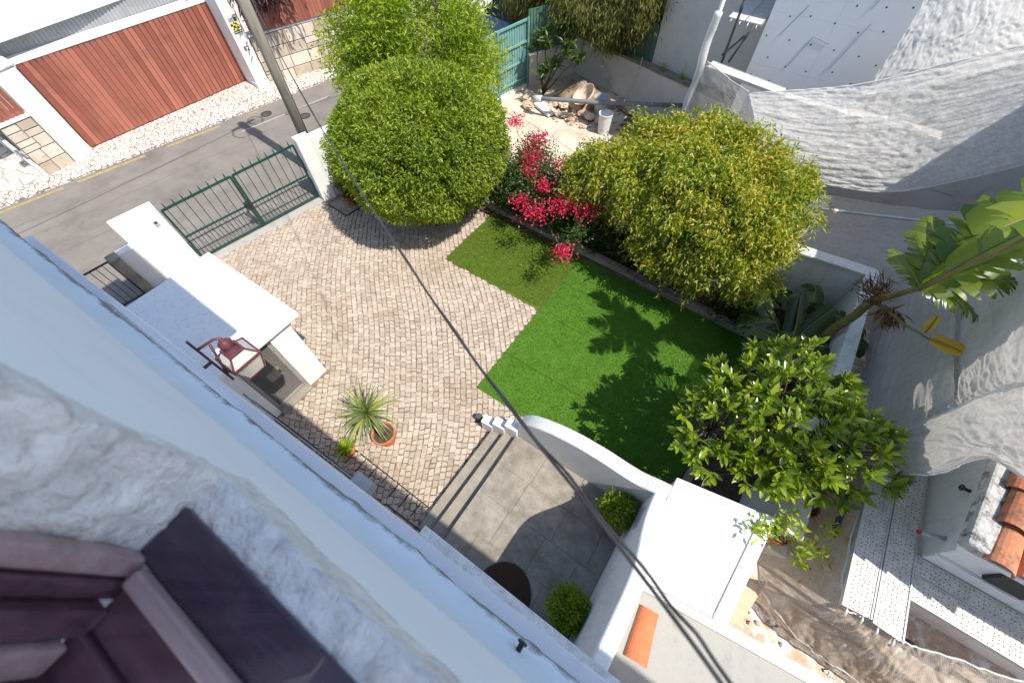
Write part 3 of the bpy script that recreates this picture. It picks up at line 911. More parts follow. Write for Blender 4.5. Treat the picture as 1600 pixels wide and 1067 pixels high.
for k, (y0, y1, z0, z1, dx) in enumerate(((5.7, -16, 7.0, 6.8, -1.1), (5.7, 24, 7.0, 7.0, .9))):
    A, B_ = Vector((PT.x, PT.y, z0)), Vector((fx(y1) + dx, y1, z1))
    pts = [A.lerp(B_, i / 14) - Vector((0, 0, 1.1 * math.sin(math.pi * i / 14))) for i in range(15)]
    one('street_cable', MB().tube(pts, .014, 6), M['cable'], 'overhead line from the wooden pole along the street ' + ('towards the left' if k == 0 else 'towards the trees'), 'cable', smooth=True)

# ------------------------------------------------------------------ utility cabinet
cb = thing('utility_cabinet', 'large white rendered meter cabinet with a flat overhanging roof', 'cabinet', (-6.9, .5, 0))
MB().box(-8.12, -.12, -.03, -5.80, 1.18, 1.70).build('body', M['white_clean'], cb, bevel=.012)
MB().box(-5.80, .74, -.03, -5.70, 1.17, 1.70).build('right_pier', M['white_clean'], cb, bevel=.008)
MB().box(-5.80, -.28, -.03, -5.70, .02, 1.70).build('left_pier', M['white_clean'], cb, bevel=.008)
MB().box(-8.25, -.30, 1.735, -5.62, 1.38, 1.86).build('roof', M['white_clean'], cb, bevel=.02)
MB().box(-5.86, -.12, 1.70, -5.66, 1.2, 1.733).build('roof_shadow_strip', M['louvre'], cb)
MB().box(-5.82, .02, -.03, -5.60, .74, .05).build('step', M['step'], cb, bevel=.01)
dr = MB()
door = MB().box(-5.80, .03, .06, -5.785, .73, 1.69).build('door', M['sign_black'], cb)
for y0, y1, z0, z1 in ((.03, .09, .06, 1.69), (.67, .73, .06, 1.69), (.09, .67, .06, .14), (.09, .67, 1.61, 1.69)):
    MB().box(-5.785, y0, z0, -5.745, y1, z1).build('door_frame', M['louvre'], door, bevel=.004)
for i in range(34):
    z = .15 + i * .0430
    if .74 < z < 1.0:
        for ya, yb in ((.09, .30), (.56, .67)):
            MB().hexa([(-5.778, ya), (-5.778, yb), (-5.752, yb), (-5.752, ya)], [z + .016, z + .016, z, z], [z + .026, z + .026, z + .012, z + .012]).build('louvre_slat', M['louvre'], door)
    else:
        MB().hexa([(-5.778, .09), (-5.778, .67), (-5.752, .67), (-5.752, .09)], [z + .016, z + .016, z, z], [z + .026, z + .026, z + .012, z + .012]).build('louvre_slat', M['louvre'], door)
MB().box(-5.78, .30, .75, -5.755, .56, .99).build('plate', M['curb'], door)
MB().box(-5.755, .52, .84, -5.735, .55, .92).build('lock', M['black_iron'], door)

# ------------------------------------------------------------------ house: facade, ledges, window
def fy(x): return -.11 + .0255 * x
hs = thing('house', 'sky-tinted white house wall the photo is taken from, with a weathered ledge', 'building', (0, -1, 0))
X0, X1 = -16.0, 9.0
X0 = -6.7
ht_ = 8.6
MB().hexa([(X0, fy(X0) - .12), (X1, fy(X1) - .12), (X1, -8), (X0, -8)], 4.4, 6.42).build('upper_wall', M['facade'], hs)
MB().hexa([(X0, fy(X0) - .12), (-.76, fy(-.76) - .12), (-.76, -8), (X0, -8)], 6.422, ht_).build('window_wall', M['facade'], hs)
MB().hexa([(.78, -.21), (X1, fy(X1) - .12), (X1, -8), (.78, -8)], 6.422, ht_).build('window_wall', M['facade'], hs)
MB().hexa([(-.758, -.235), (.778, -.19), (.778, -.6), (-.758, -.6)], 7.86, ht_).build('unseen_window_head', M['facade'], hs)  # out of view, added to block sun from the left jamb
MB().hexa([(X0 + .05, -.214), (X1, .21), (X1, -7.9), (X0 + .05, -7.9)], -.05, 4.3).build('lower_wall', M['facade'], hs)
# moulded ledge: cove rising to the wall, ragged outer edge
def ledge():
    m = MB()
    k = 240
    prof = [(-.125, 5.05), (-.10, 4.86), (-.062, 4.74), (-.018, 4.665), (.0, 4.64), (.0, 4.52), (-.06, 4.44), (-.13, 4.40)]
    vs = []
    for i in range(k + 1):
        x = X0 + (X1 - X0) * i / k
        x = X0 + 9.9 * i / k
        for j, (o, z) in enumerate(prof):
            w_ = .016 * noise.noise(Vector((x * 2.3, j * .5, 1.3))) + .012 * noise.noise(Vector((x * 9, j * .6, 3)))
            vs.append((x, fy(x) + o + (w_ if j >= 3 else 0), z + (w_ * .6 if j >= 2 else 0)))
    q = len(prof)
    fs = [(i * q + j, i * q + j + 1, (i + 1) * q + j + 1, (i + 1) * q + j) for i in range(k) for j in range(q - 1)]
    return m.add(vs, fs)
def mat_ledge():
    n = N('ledge_sky_tint')
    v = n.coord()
    base = n.ramp(n.noise(v, 2, 6), [(.3, (.60, .69, .79)), (.7, (.70, .78, .86))])  # white moulding with the sky's blue put into its base colour
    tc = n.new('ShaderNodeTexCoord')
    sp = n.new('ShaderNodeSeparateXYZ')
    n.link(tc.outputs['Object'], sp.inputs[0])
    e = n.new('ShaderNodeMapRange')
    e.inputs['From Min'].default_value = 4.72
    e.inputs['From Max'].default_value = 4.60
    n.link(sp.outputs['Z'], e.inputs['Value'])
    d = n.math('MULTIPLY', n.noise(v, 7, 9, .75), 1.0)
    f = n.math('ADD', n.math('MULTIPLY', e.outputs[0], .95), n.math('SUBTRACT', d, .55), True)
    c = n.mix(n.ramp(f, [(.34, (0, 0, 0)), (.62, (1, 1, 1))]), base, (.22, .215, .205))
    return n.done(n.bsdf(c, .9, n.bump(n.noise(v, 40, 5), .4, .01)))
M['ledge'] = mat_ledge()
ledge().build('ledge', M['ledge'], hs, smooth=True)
# lower hood stones
def hood(x0, x1, y0, y1, z, name, rnd):
    m = MB()
    k = 10
    pts = [(x0, -.6), (x0, y0)]
    if rnd:
        for i in range(k + 1):
            a = math.pi / 2 * i / k
            pts.append((x1 - .16 + .16 * math.sin(a), y1 - .08 + .08 * math.cos(a)))
    else:
        pts.append((x1, y1))
    pts.append((x1, -.6))
    return m.prism(pts, z - .14, z).build(name, M['rough_stone'], hs, bevel=.012)
hood(-4.85, -2.74, -.205, -.19, 4.36, 'hood_stone', True)
hood(-1.06, 2.2, .036, .05, 3.5, 'hood_stone', False)
# cables and boxes on the lower wall
def fl(x): return -.03 + .0267 * x
for k, (x0, x1, z, r_) in enumerate(((-5.6, -3.0, .9, .02), (-5.5, -3.4, 1.3, .010), (-5.2, -2.7, 1.6, .008), (-2.6, -.9, .5, .014))):
    pts = [(x, -.02 + fl(x) + .055 + .02 * math.sin((x - x0) * 1.3) * (k == 0), z + .05 * math.sin(x * 2 + k)) for x in np.linspace(x0, x1, 24)]
    one('wall_cable', MB().tube(pts, r_, 8), M['cable'] if k != 2 else M['cable_grey'],
        ('thick black cable drooping along the foot of the house wall', 'thin black cable on the house wall above the thick one', 'pale grey conduit along the house wall', 'dark pipe low on the house wall left of the steps')[k], 'cable', smooth=True)
jb = thing('junction_box', 'grey cable box on the house wall near the steps', 'junction box', (-2.95, 0, .9))
MB().box(-3.12, -.16, .75, -2.78, .06, 1.0).build('case', M['grey_plastic'], jb, bevel=.01)
MB().box(-3.05, .06, .80, -2.85, .07, .95).build('lid', M['cable_grey'], jb, bevel=.004)
hk = thing('wall_hook', 'small dark hook fixed on the pale ledge', 'hook', (0, -.1, 4.75))
HX, HZ = .10, 4.72
MB().tube([(HX, fy(HX) - .07, HZ), (HX, fy(HX) - .02, HZ + .03)], .016, 8).build('pin', M['black_iron'], hk)
MB().tube([(HX + .02 * math.cos(a), fy(HX) - .015, HZ + .045 + .02 * math.sin(a)) for a in np.linspace(0, 5, 12)], .009, 6).build('eye', M['black_iron'], hk)

# window surround and frame close to the camera
ws = thing('window_surround', 'rough grey stone sill and jamb of the window nearest the camera', 'window surround', (-.5, -.2, 6.6))
sb = MB()
def slab(x0, x1, y0, y1, z0, z1, kx_, ky_, seed, amp):
    """stone slab with a rough top and outer face"""
    m = MB()
    vs = []
    prof = []
    for j in range(ky_ + 1): prof.append((y0 + (y1 - y0) * j / ky_, z1))
    for j in range(1, 7): prof.append((y1, z1 + (z0 - z1) * j / 6))
    for i in range(kx_ + 1):
        x = x0 + (x1 - x0) * i / kx_
        for (yy, zz) in prof:
            nn = amp * noise.fractal(Vector((x * 9, yy * 14, zz * 9 + seed)), 1.0, 2.0, 5)
            vs.append((x, yy + (nn if zz < z1 else 0) * .7, zz + (nn if zz == z1 else 0)))
    q = len(prof)
    fs = [(i * q + j, (i + 1) * q + j, (i + 1) * q + j + 1, i * q + j + 1) for i in range(kx_) for j in range(q - 1)]
    return m.add(vs, fs)
slab(-.745, 1.2, -.40, -.172, 6.42, 6.6, 260, 22, 2, .009).build('sill', M['rough_stone'], ws, smooth=True)
def jamb():
    m = MB()
    vs = []
    prof = []
    for j in range(7): prof.append((-.744 + .07 * j / 6, -.172))
    for j in range(1, 19): prof.append((-.674, -.172 - .24 * j / 18))
    kz = 90
    for i in range(kz + 1):
        z = 6.595 + 1.15 * i / kz
        for x, yy in prof:
            nn = .016 * noise.fractal(Vector((x * 6 + yy * 12, yy * 16, z * 7)), .8, 2.0, 7)
            edge = abs(yy + .172) < 1e-6
            vs.append((x + (0 if edge else nn), yy + (nn * .5 if edge else 0), z))
    q = len(prof)
    fs = [(i * q + j, i * q + j + 1, (i + 1) * q + j + 1, (i + 1) * q + j) for i in range(kz) for j in range(q - 1)]
    return m.add(vs, fs)
jamb().build('jamb', M['rough_stone'], ws, smooth=True)
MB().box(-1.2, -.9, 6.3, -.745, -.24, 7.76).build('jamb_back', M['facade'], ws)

MB().box(.70, -.45, 6.6, .86, -.166, 7.86).build('unseen_right_jamb', M['rough_stone'], ws)  # out of view, set close in to keep sun off the sill
MB().box(-.75, -.45, 7.862, .86, -.166, 8.02).build('unseen_head_stone', M['rough_stone'], ws)  # out of view, added to shade the sill and left jamb
wf = thing('window_frame', 'weathered maroon wooden window frame at the bottom left corner', 'window', (-.5, -.35, 6.6))
def rail(x0, x1, y0, y1, z0, z1, mat, name):
    return MB().box(x0, y0, z0, x1, y1, z1).build(name, M[mat], wf, bevel=.006)
rail(-.668, 1.2, -.353, -.245, 6.55, 6.617, 'wood_navy', 'bottom_board')
rail(-.62, 1.2, -.386, -.3532, 6.55, 6.645, 'wood_ridge', 'bottom_bead')
rail(-.62, 1.2, -.46, -.3862, 6.55, 6.63, 'wood_dark', 'sash_rail')
rail(-.62, 1.2, -.66, -.4602, 6.5, 6.645, 'wood_dark', 'inner_rail')
rail(-.675, -.640, -.385, -.345, 6.606, 7.76, 'wood_ridge', 'stile_bead')
rail(-.675, -.628, -.42, -.387, 6.606, 7.76, 'wood_dark', 'side_stile')
rail(-.675, -.60, -.47, -.422, 6.63, 7.76, 'wood_dark', 'sash_stile')
rail(-.675, -.585, -.52, -.472, 6.662, 7.76, 'wood_ridge', 'inner_stile')
rail(-.675, -.55, -.64, -.522, 6.662, 7.76, 'wood_dark', 'back_stile')

# unseen eaves strip, shaped to shade the cabinet but not the window
MB().hexa([(-6.4, .30), (-1.9, .22), (-1.7, -8), (-6.4, -8)], 8.61, 8.75).build('roof', M['roof_tile'], hs)

# ------------------------------------------------------------------ steps, porch and its walls
stp = thing('porch_steps', 'three grey stone steps leading up to the porch', 'steps', (-1.7, 1, 0))
for i, (xa, xb, z) in enumerate(((-2.0, -1.2, .16), (-1.74, -1.2, .32))):
    MB().hexa([(xa - .02, -.1), (xa, 2.02 + .05 * i), (xb, 2.1), (xb, -.1)], -.03, z).build('tread', M['step'], stp, bevel=.008)
PZ = .48
porch = structure('porch_floor', MB().hexa([(-1.46, -.1), (-1.49, 2.1), (.78, 2.12), (.78, -.1)], -.03, PZ - .012), M['mortar'])
rows = [(-.1, .42), (.42, .98), (.98, 1.52), (1.52, 2.11)]
r_ = random.Random(4)
for ri, (ya, yb) in enumerate(rows):
    x = -1.475
    first = r_.uniform(.3, .7)
    while x < .76:
        wd = first if x < -1.4 else r_.uniform(.55, .8)
        x2 = min(x + wd, .765)
        if .765 - x2 < .15: x2 = .765
        MB().box(x + .0022, ya + .0022, PZ - .03, x2 - .0022, yb - .0022, PZ + r_.uniform(-.0015, .0015)).build('floor_slab', M['concrete'], porch, bevel=.003)
        x = x2
for i in range(3):
    nm = ('front', 'middle', 'rear')[i]
    z = (.34, .52, .70)[i]
    x0 = (-2.22, -1.97, -1.72)[i]
    y0 = (1.99, 2.02, 2.06)[i]
    one('step_block', MB().hexa([(x0, y0), (x0 + .25, y0 + .02), (x0 + .24, y0 + .19), (x0 - .01, y0 + .17)], -.03, z), M['white_clean'],
        nm + ' white stepped block of the three beside the porch steps', 'block', 'stepped white blocks beside the steps', bevel=.012)
lc = thing('garden_light', 'small dark cylindrical garden light in front of the white step blocks', 'lamp', (-2.36, 2.1, 0))
MB().lathe([(0, .2), (.055, .2), (.06, .19), (.06, .15), (.045, .14), (.045, -.02)], (-2.36, 2.1, 0), 16).build('lamp_head', M['scaf_dark'], lc, smooth=False)
MB().lathe([(0, .01), (.075, .01), (.08, -.02)], (-2.36, 2.1, 0), 16).build('base', M['scaf_dark'], lc)

def curved_wall(name, label, path, thick, mat, horizontal='x'):
    """wall along path [(s, z_top)] with a smooth top"""
    s_ = [p[0] for p in path]; z_ = [p[1] for p in path]
    k = 60
    ss = np.linspace(s_[0], s_[-1], k + 1)
    # smooth interpolation
    zz = np.interp(ss, s_, z_)
    for _ in range(6):
        zz[1:-1] = (zz[:-2] + 2 * zz[1:-1] + zz[2:]) / 4
    m = MB()
    vs = []
    a, b = thick
    for s, z in zip(ss, zz):
        for o, zt in ((a, 0.0), (a, z - .015), (a + .015, z), (b - .015, z), (b, z - .015), (b, 0.0)):
            vs.append((s, o, zt) if horizontal == 'x' else (o, s, zt))
    fs = [(i * 6 + j, i * 6 + j + 1, (i + 1) * 6 + j + 1, (i + 1) * 6 + j) for i in range(k) for j in range(5)]
    fs += [(0, 1, 2, 3, 4, 5), tuple(k * 6 + j for j in range(6))[::-1]]
    if horizontal == 'x':
        fs = [f[::-1] for f in fs]
    m.add(vs, fs)
    return m
sw = curved_wall('', '', [(-1.46, .98), (-1.3, 1.22), (-1.1, 1.36), (-.8, 1.5), (-.45, 1.6), (0, 1.63), (.3, 1.60), (.55, 1.60), (.75, 1.70), (.97, 1.76)], (2.115, 2.33), None, 'x')
t = thing('porch_wall', 'white side wall with a wavy top between the porch and the lawn', 'wall', (-.3, 2.2, 0))
sw.build('body', M['rough_white'], t, smooth=False)
bw = curved_wall('', '', [(-.12, 2.72), (.5, 2.72), (.8, 2.70), (1.0, 2.62), (1.2, 2.42), (1.4, 2.18), (1.6, 1.98), (1.8, 1.84), (2.0, 1.77), (2.112, 1.76)], (.77, .93), None, 'y')
t2 = thing('porch_wall', 'tall white end wall of the porch with an S-curved top', 'wall', (.86, 1, 0))
bw.build('body', M['white_clean'], t2, smooth=False)
vt = thing('wall_vent', 'small grey grille on the porch end wall behind the round bush', 'vent', (.76, 1.76, 1.5))
MB().box(.752, 1.62, 1.42, .769, 1.93, 1.60).build('frame', M['grey_plastic'], vt, bevel=.003)
for i in range(5):
    MB().box(.745, 1.64, 1.44 + i * .031, .752, 1.91, 1.455 + i * .031).build('slat', M['louvre'], vt)
dm = thing('door_mat', 'brown half-round coir mat on the porch against the house', 'door mat', (-.3, .05, PZ))
MB().prism([(-.3 + .40 * math.cos(a), -.02 + .43 * math.sin(a)) for a in np.linspace(0, math.pi, 28)], PZ + .003, PZ + .022).build('pile', M['mat_coir'], dm, bevel=.004)
MB().prism([(-.3 + .42 * math.cos(a), -.025 + .45 * math.sin(a)) for a in np.linspace(0, math.pi, 28)], PZ + .002, PZ + .012).build('rubber_edge', M['cable'], dm)

# ------------------------------------------------------------------ white flat outbuilding roof and terrace
nb_ = thing('outbuilding', 'low outbuilding with a plain white flat roof beside the porch wall', 'building', (1.5, 1.8, 0))
MB().hexa([(.936, 1.10), (2.0, 1.24), (2.14, 2.63), (.936, 2.42)], -.05, 1.70).build('wall', M['white'], nb_)
MB().hexa([(.934, 1.05), (2.04, 1.20), (2.19, 2.68), (.934, 2.46)], 1.70, 1.76).build('roof', M['white_clean'], nb_, bevel=.012)
MB().hexa([(1.88, 1.18), (2.04, 1.20), (2.19, 2.68), (2.02, 2.65)], 1.76, 1.785).build('roof_rim', M['white_clean'], nb_, bevel=.01)
MB().hexa([(.98, 1.05), (1.87, 1.176), (1.87, 1.31), (.98, 1.19)], 1.76, 1.785).build('roof_rim', M['white_clean'], nb_, bevel=.01)
terr = structure('terrace_floor', MB().hexa([(.932, -.2), (6, -.2), (6, 1.6), (.932, 1.02)], 1.3, 1.5), M['terrace'])
kw = thing('parapet', 'low white parapet between the concrete terrace and the building site', 'wall', (3, 1.2, 1.4))
MB().hexa([(1.06, 1.0), (6.0, 1.58), (6.0, 1.74), (1.1, 1.13)], -.05, 1.60).build('body', M['white'], kw, bevel=.012)
rt = thing('roof_tile', 'loose orange clay roof tile lying on the concrete terrace', 'roof tile', (1.33, .6, 1.5))
def barrel(c, ax, L, r0, r1, h, th=.014, k=10):
    """tapered half-barrel tile, axis along ax in plan"""
    m = MB()
    ax = Vector((ax[0], ax[1], 0)).normalized()
    sd = Vector((-ax.y, ax.x, 0))
    vs = []
    for j, (t_, r) in enumerate(((-.5, r0), (.5, r1))):
        for th_, rr in ((0, r), (1, r - th)):
            for i in range(k + 1):
                a = math.pi * i / k
                p = Vector(c) + ax * (L * t_) + sd * (rr * math.cos(a)) + Vector((0, 0, max(0, rr * math.sin(a) * h)))
                vs.append(p)
    n1 = k + 1
    fs = []
    for i in range(k):
        fs.append((i, i + 1, 2 * n1 + i + 1, 2 * n1 + i))
        fs.append((n1 + i, 3 * n1 + i, 3 * n1 + i + 1, n1 + i + 1))
        fs.append((i, n1 + i, n1 + i + 1, i + 1))
        fs.append((2 * n1 + i, 2 * n1 + i + 1, 3 * n1 + i + 1, 3 * n1 + i))
    fs += [(0, 2 * n1, 3 * n1, n1), (k, n1 + k, 3 * n1 + k, 2 * n1 + k)]
    return m.add(vs, fs)
barrel((1.345, .60, 1.502), (.13, -1), .56, .115, .14, .62).build('shell', M['terracotta'], rt, smooth=False)

# ------------------------------------------------------------------ lawn, beds, boundary walls
soil = MB().poly([(-9.5, 7.05), (1.5, 6.9), (1.2, 2.45), (2.5, 2.3), (2.5, 8.3), (-9.4, 8.3)], .05)
structure('planting_bed', soil, M['soil'])
tp = MB().lathe([(0, .015), (.5, .02), (.86, .0), (.9, -.02)], (-7.1, 6.6, 0), 28)
structure('tree_pit', tp, M['soil'])

def turf(name, label, strips, y0, y1, mat, blade, nb, seed):
    t = thing(name, label, 'artificial lawn', ((strips[0][0] + strips[-1][1]) / 2, (y0 + y1) / 2, 0))
    return t
lawn = thing('artificial_lawn', 'large bright green artificial lawn beside the porch wall', 'lawn', (-.8, 4.9, 0))
lawn2 = thing('artificial_lawn', 'smaller darker green artificial turf piece near the round tree', 'lawn', (-4.2, 6, 0))
def strip(x0, x1, ya0, ya1, yb0, yb1, par, mat, z):
    MB().hexa([(x0, ya0), (x1, ya1), (x1, yb1), (x0, yb0)], -.02, z).build('turf_strip', M[mat], par)
for (a, b), z in zip(((2.62, 3.62), (3.63, 4.96), (4.97, 6.0), (6.01, 6.97)), (.012, .013, .012, .013)):
    strip(-2.83, 1.52, a, a, b, b if b < 6.5 else 6.86, lawn, 'grass_strip', z)
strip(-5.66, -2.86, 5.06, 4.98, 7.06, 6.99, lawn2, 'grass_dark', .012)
def blades(par, x0, x1, yy0, yy1, k, mat, h):
    P = np.stack([NPR.uniform(x0, x1, k), NPR.uniform(yy0, yy1, k), np.full(k, .010)], 1)
    D = unit(NPR.normal(size=(k, 3)) * .55 + np.array([.25, -.1, .9]))
    S = unit(np.cross(D, NPR.normal(size=(k, 3)))) * NPR.uniform(.003, .007, k)[:, None]
    V = np.stack([P - S, P + S, P + D * NPR.uniform(h * .6, h * 1.3, k)[:, None]], 1).reshape(-1, 3)
    F = np.arange(3 * k).reshape(-1, 3)
    tag(np_mesh('turf_blades', V, F, M[mat], par), kind='stuff')
blades(lawn, -2.84, 1.52, 2.61, 6.88, 110000, 'grass_blade', .032)
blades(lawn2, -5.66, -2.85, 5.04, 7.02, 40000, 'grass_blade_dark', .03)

cu = thing('bed_edging', 'weathered concrete edging along the far side of the lawn', 'edging', (-2, 7.0, 0))
cp = [(-6.3, 7.28), (-4.6, 7.20), (-3.0, 7.12), (-1.4, 7.05), (.2, 6.98), (1.66, 6.90)]
for a, b in zip(cp, cp[1:]):
    MB().wall(lerp2(a, b, .003), lerp2(a, b, .997), -.09, .09, -.03, .17).build('edging_block', M['curb'], cu, bevel=.012)
cu2 = thing('bed_edging', 'low concrete edging at the right end of the lawn', 'edging', (1.6, 5, 0))
cp = [(1.60, 6.80), (1.52, 5.4), (1.42, 4.0), (1.32, 2.6)]
for a, b in zip(cp, cp[1:]):
    MB().wall(lerp2(a, b, .003), lerp2(a, b, .997), -.07, .07, -.03, .15).build('edging_block', M['curb'], cu2, bevel=.012)

bwl = thing('boundary_wall', 'white boundary wall behind the weeping bush and the strelitzia', 'wall', (1, 8.1, 0))
MB().hexa([(-2.2, 7.72), (2.60, 8.10), (2.60, 8.30), (-2.2, 7.92)], -.05, 1.55).build('body', M['white'], bwl, bevel=.012)
MB().hexa([(-2.2, 7.70), (2.63, 8.08), (2.64, 8.33), (-2.2, 7.95)], 1.55, 1.61).build('coping', M['white'], bwl, bevel=.012)
bwr = thing('boundary_wall', 'white boundary wall running from the corner behind the magnolia', 'wall', (2.5, 6, 0))
MB().hexa([(2.42, 2.7), (2.58, 2.7), (2.60, 8.095), (2.44, 8.08)], -.05, 1.54).build('body', M['white'], bwr, bevel=.012)
MB().hexa([(2.40, 2.68), (2.61, 2.68), (2.63, 8.076), (2.42, 8.06)], 1.54, 1.60).build('coping', M['white'], bwr, bevel=.012)
bl = thing('boundary_wall', 'low pale wall under the bougainvillea', 'wall', (-5.5, 8.2, 0))
MB().hexa([(-9.3, 8.25), (-2.22, 7.75), (-2.22, 7.93), (-9.3, 8.43)], -.05, .95).build('body', M['old_white'], bl, bevel=.012)

# ------------------------------------------------------------------ building yard behind the garden
structure('yard_ground', MB().poly([(-9.3, 8.4), (2.6, 8.3), (6, 8.3), (6, 14.6), (-8.6, 16.2)], -.004), M['sand'])
fn = thing('sheet_fence', 'teal corrugated metal fence with horizontal rails at the building yard', 'fence', (-9, 11, 0))
F0, F1 = (-9.62, 8.45), (-8.78, 13.5)
nr = 44
for i in range(nr):
    a, b = lerp2(F0, F1, i / nr), lerp2(F0, F1, (i + .5) / nr)
    c = lerp2(F0, F1, (i + 1) / nr)
    MB().wall(a, b, .0, .02, .12, 2.05).wall(b, c, -.018, .012, .12, 2.05).build('corrugated_sheet', M['teal'], fn)
for z in (.3, .85, 1.4, 2.0):
    MB().wall(F0, F1, -.065, -.02, z, z + .06).build('rail', M['teal'], fn)
for t_ in (.02, .36, .7, .98):
    p = lerp2(F0, F1, t_); q = lerp2(F0, F1, t_ + .012)
    MB().wall(p, q, -.12, -.066, -.02, 2.1).build('post', M['teal'], fn)
MB().wall(F0, F1, -.1, .08, -.03, .11).build('footing', M['old_white'], fn)
fn2 = thing('sheet_fence', 'dark green corrugated panel standing on the back yard wall', 'fence', (-6.5, 15.2, 1))
W0, W1 = (-8.75, 13.6), (-7.9, 15.5)
for a_, b_ in (((-8.78, 13.55), (-7.85, 15.48)), ((-7.85, 15.48), (-4.75, 14.66))):
    for i in range(18):
        a, b, c = lerp2(a_, b_, i / 18), lerp2(a_, b_, (i + .5) / 18), lerp2(a_, b_, (i + 1) / 18)
        MB().wall(a, b, .0, .02, 1.0, 2.25).wall(b, c, -.02, .012, 1.0, 2.25).build('corrugated_sheet', M['teal_dark'], fn2)
yw = thing('yard_wall', 'stained pale low wall at the back of the building yard', 'wall', (-5, 14.5, 0))
MB().wall((-8.75, 13.5), (-7.82, 15.4), -.1, .14, -.03, .98).build('side', M['old_white'], yw)
MB().wall((-7.82, 15.4), (-1.2, 13.55), -.14, .12, -.03, 1.15).build('body', M['old_white'], yw)
MB().wall((-7.9, 15.42), (-1.2, 13.55), -.17, .16, 1.152, 1.24).build('coping', M['curb'], yw, bevel=.01)

nbld = thing('neighbour_house', 'grey rendered house behind the yard with a dark stained foot', 'building', (-3, 16, 0))
MB().hexa([(-4.72, 14.62), (2.6, 12.85), (2.6, 20), (-4.0, 20)], -.05, 7.5).build('wall', M['grey_render'], nbld)
ins = thing('insulated_block', 'building block clad in white insulation boards behind the scaffold', 'building', (-.3, 12.4, 0))
MB().box(-1.55, 12.06, -.05, 1.0, 13.6, 7.3).build('core', M['grey_render'], ins)
MB().box(1.002, 12.7, -.05, 5.0, 13.6, 7.3).build('rear_wall', M['grey_render'], ins)
for ix in range(2):
    for iz in range(6):
        x0 = -1.55 + ix * 1.275 + (.0 if iz % 2 else 0)
        MB().box(x0 + .001, 12.0, .9 + iz * 1.0 + .001, x0 + 1.274, 12.06, 1.9 + iz * 1.0 - .001).build('board', M['panel_board'], ins)
r_ = random.Random(8)
for iz in range(9):
    for ix in range(6):
        x = -1.4 + ix * .45 + (.2 if iz % 2 else 0)
        MB().lathe([(0, 0), (.018, 0), (.02, .004)], (0, 0, 0), 8)
        m_ = MB()
        c = Vector((x + r_.uniform(-.05, .05), 11.995, 2.6 + iz * .42 + r_.uniform(-.08, .08)))
        if c.x > .95: continue
        m_.add([c + Vector((math.cos(a) * .018, 0, math.sin(a) * .018)) for a in [k * math.pi / 4 for k in range(8)]], [tuple(range(8))])
        m_.build('fixing', M['scaf_dark'], ins)
for (xa, za, xb, zb) in ((.05, 3.1, .32, 4.0), (-.75, 3.0, -.55, 3.6), (.18, 4.2, .4, 5.0), (-1.2, 3.5, -.9, 4.1), (-.55, 3.62, -.2, 3.55), (-1.25, 4.6, -.8, 4.45)):
    MB().bar((xa, 11.994, za), (xb, 11.994, zb), .01, .006, (0, 1, 0)).build('joint_line', M['cable_grey'], ins)

# tall house on the right, out of frame, whose walls stand behind the nets
th_ = thing('scaffolded_house', 'white house under renovation wrapped in debris netting on the right', 'building', (6, 9, 0))
MB().box(5.0, 7.6, -.05, 9.5, 19, 7.2).build('tall_wall', M['white'], th_)
MB().box(4.2, 5.2, 3.21, 9.5, 7.598, 5.6).build('middle_wall', M['white'], th_)
MB().box(3.62, 3.13, -.05, 9.5, 7.59, 3.12).build('low_wall', M['white_clean'], th_)
MB().box(3.60, 3.09, 2.02, 9.5, 3.128, 2.2).build('wall_band', M['white_clean'], th_)
MB().box(4.0, 3.08, 2.26, 4.35, 3.127, 2.62).build('opening', M['sign_black'], th_)
M['verge'] = mat_noise('weathered_verge', (.3, .29, .28), (.5, .49, .47), 12, .9, 1, 30, .02, grime=(.10, .09, .08), gscale=7, glo=.5, ghi=.62)
# eaves: stone edging, white cornice and rows of barrel tiles
rf = MB().hexa([(3.12, 2.72), (9.5, 2.72), (9.5, 6.0), (3.36, 4.1)], 3.125, 3.20)
rf.build('eaves', M['white_clean'], th_, bevel=.01)
MB().hexa([(3.06, 2.72), (3.25, 2.69), (3.62, 4.35), (3.36, 4.4)], 3.2, 3.34).build('verge_stone', M['verge'], th_, bevel=.03)
for row in range(7):
    for k in range(5):
        x = 3.36 + row * .23
        cy = 2.86 + k * .40
        b_ = barrel((x + .10 * k * .45, cy, 3.30 + .02 * (k % 2) + .035 * k), (.22, 1), .46, .115, .10, .8)
        b_.build('roof_tile', M['roof_tile'], th_)
MB().hexa([(3.3, 2.74), (5.2, 2.74), (5.6, 4.8), (3.7, 4.8)], 3.205, [3.25, 3.25, 3.40, 3.40]).build('roof_base', M['curb'], th_)
tb = thing('wall_pipe', 'short grey pipe with a red end cap sticking out of the white wall', 'pipe', (3.6, 3.4, 2.4))
MB().tube([(3.62, 3.30, 2.28), (3.34, 3.18, 2.34)], .026, 12).build('tube', M['cable_grey'], tb, smooth=True)
MB().tube([(3.34, 3.18, 2.34), (3.325, 3.174, 2.344)], .027, 12).build('cap', M['red_cap'], tb)
wh = thing('wall_anchor', 'small dark anchor eye on the white wall under the grey net', 'anchor', (3.6, 3.9, 2.6))
MB().tube([(3.62, 3.85, 2.55), (3.54, 3.84, 2.56)], .02, 8).build('pin', M['black_iron'], wh)
MB().tube([(3.53 , 3.84 + .03 * math.cos(a), 2.56 + .03 * math.sin(a)) for a in np.linspace(0, 6.0, 12)], .01, 6).build('eye', M['black_iron'], wh)
structure('site_ground', MB().poly([(2.05, 1.3), (6, 1.7), (6, 2.9), (3.6, 8.3), (2.6, 8.3), (2.6, 2.6), (2.2, 2.5)], .35), M['debris'])

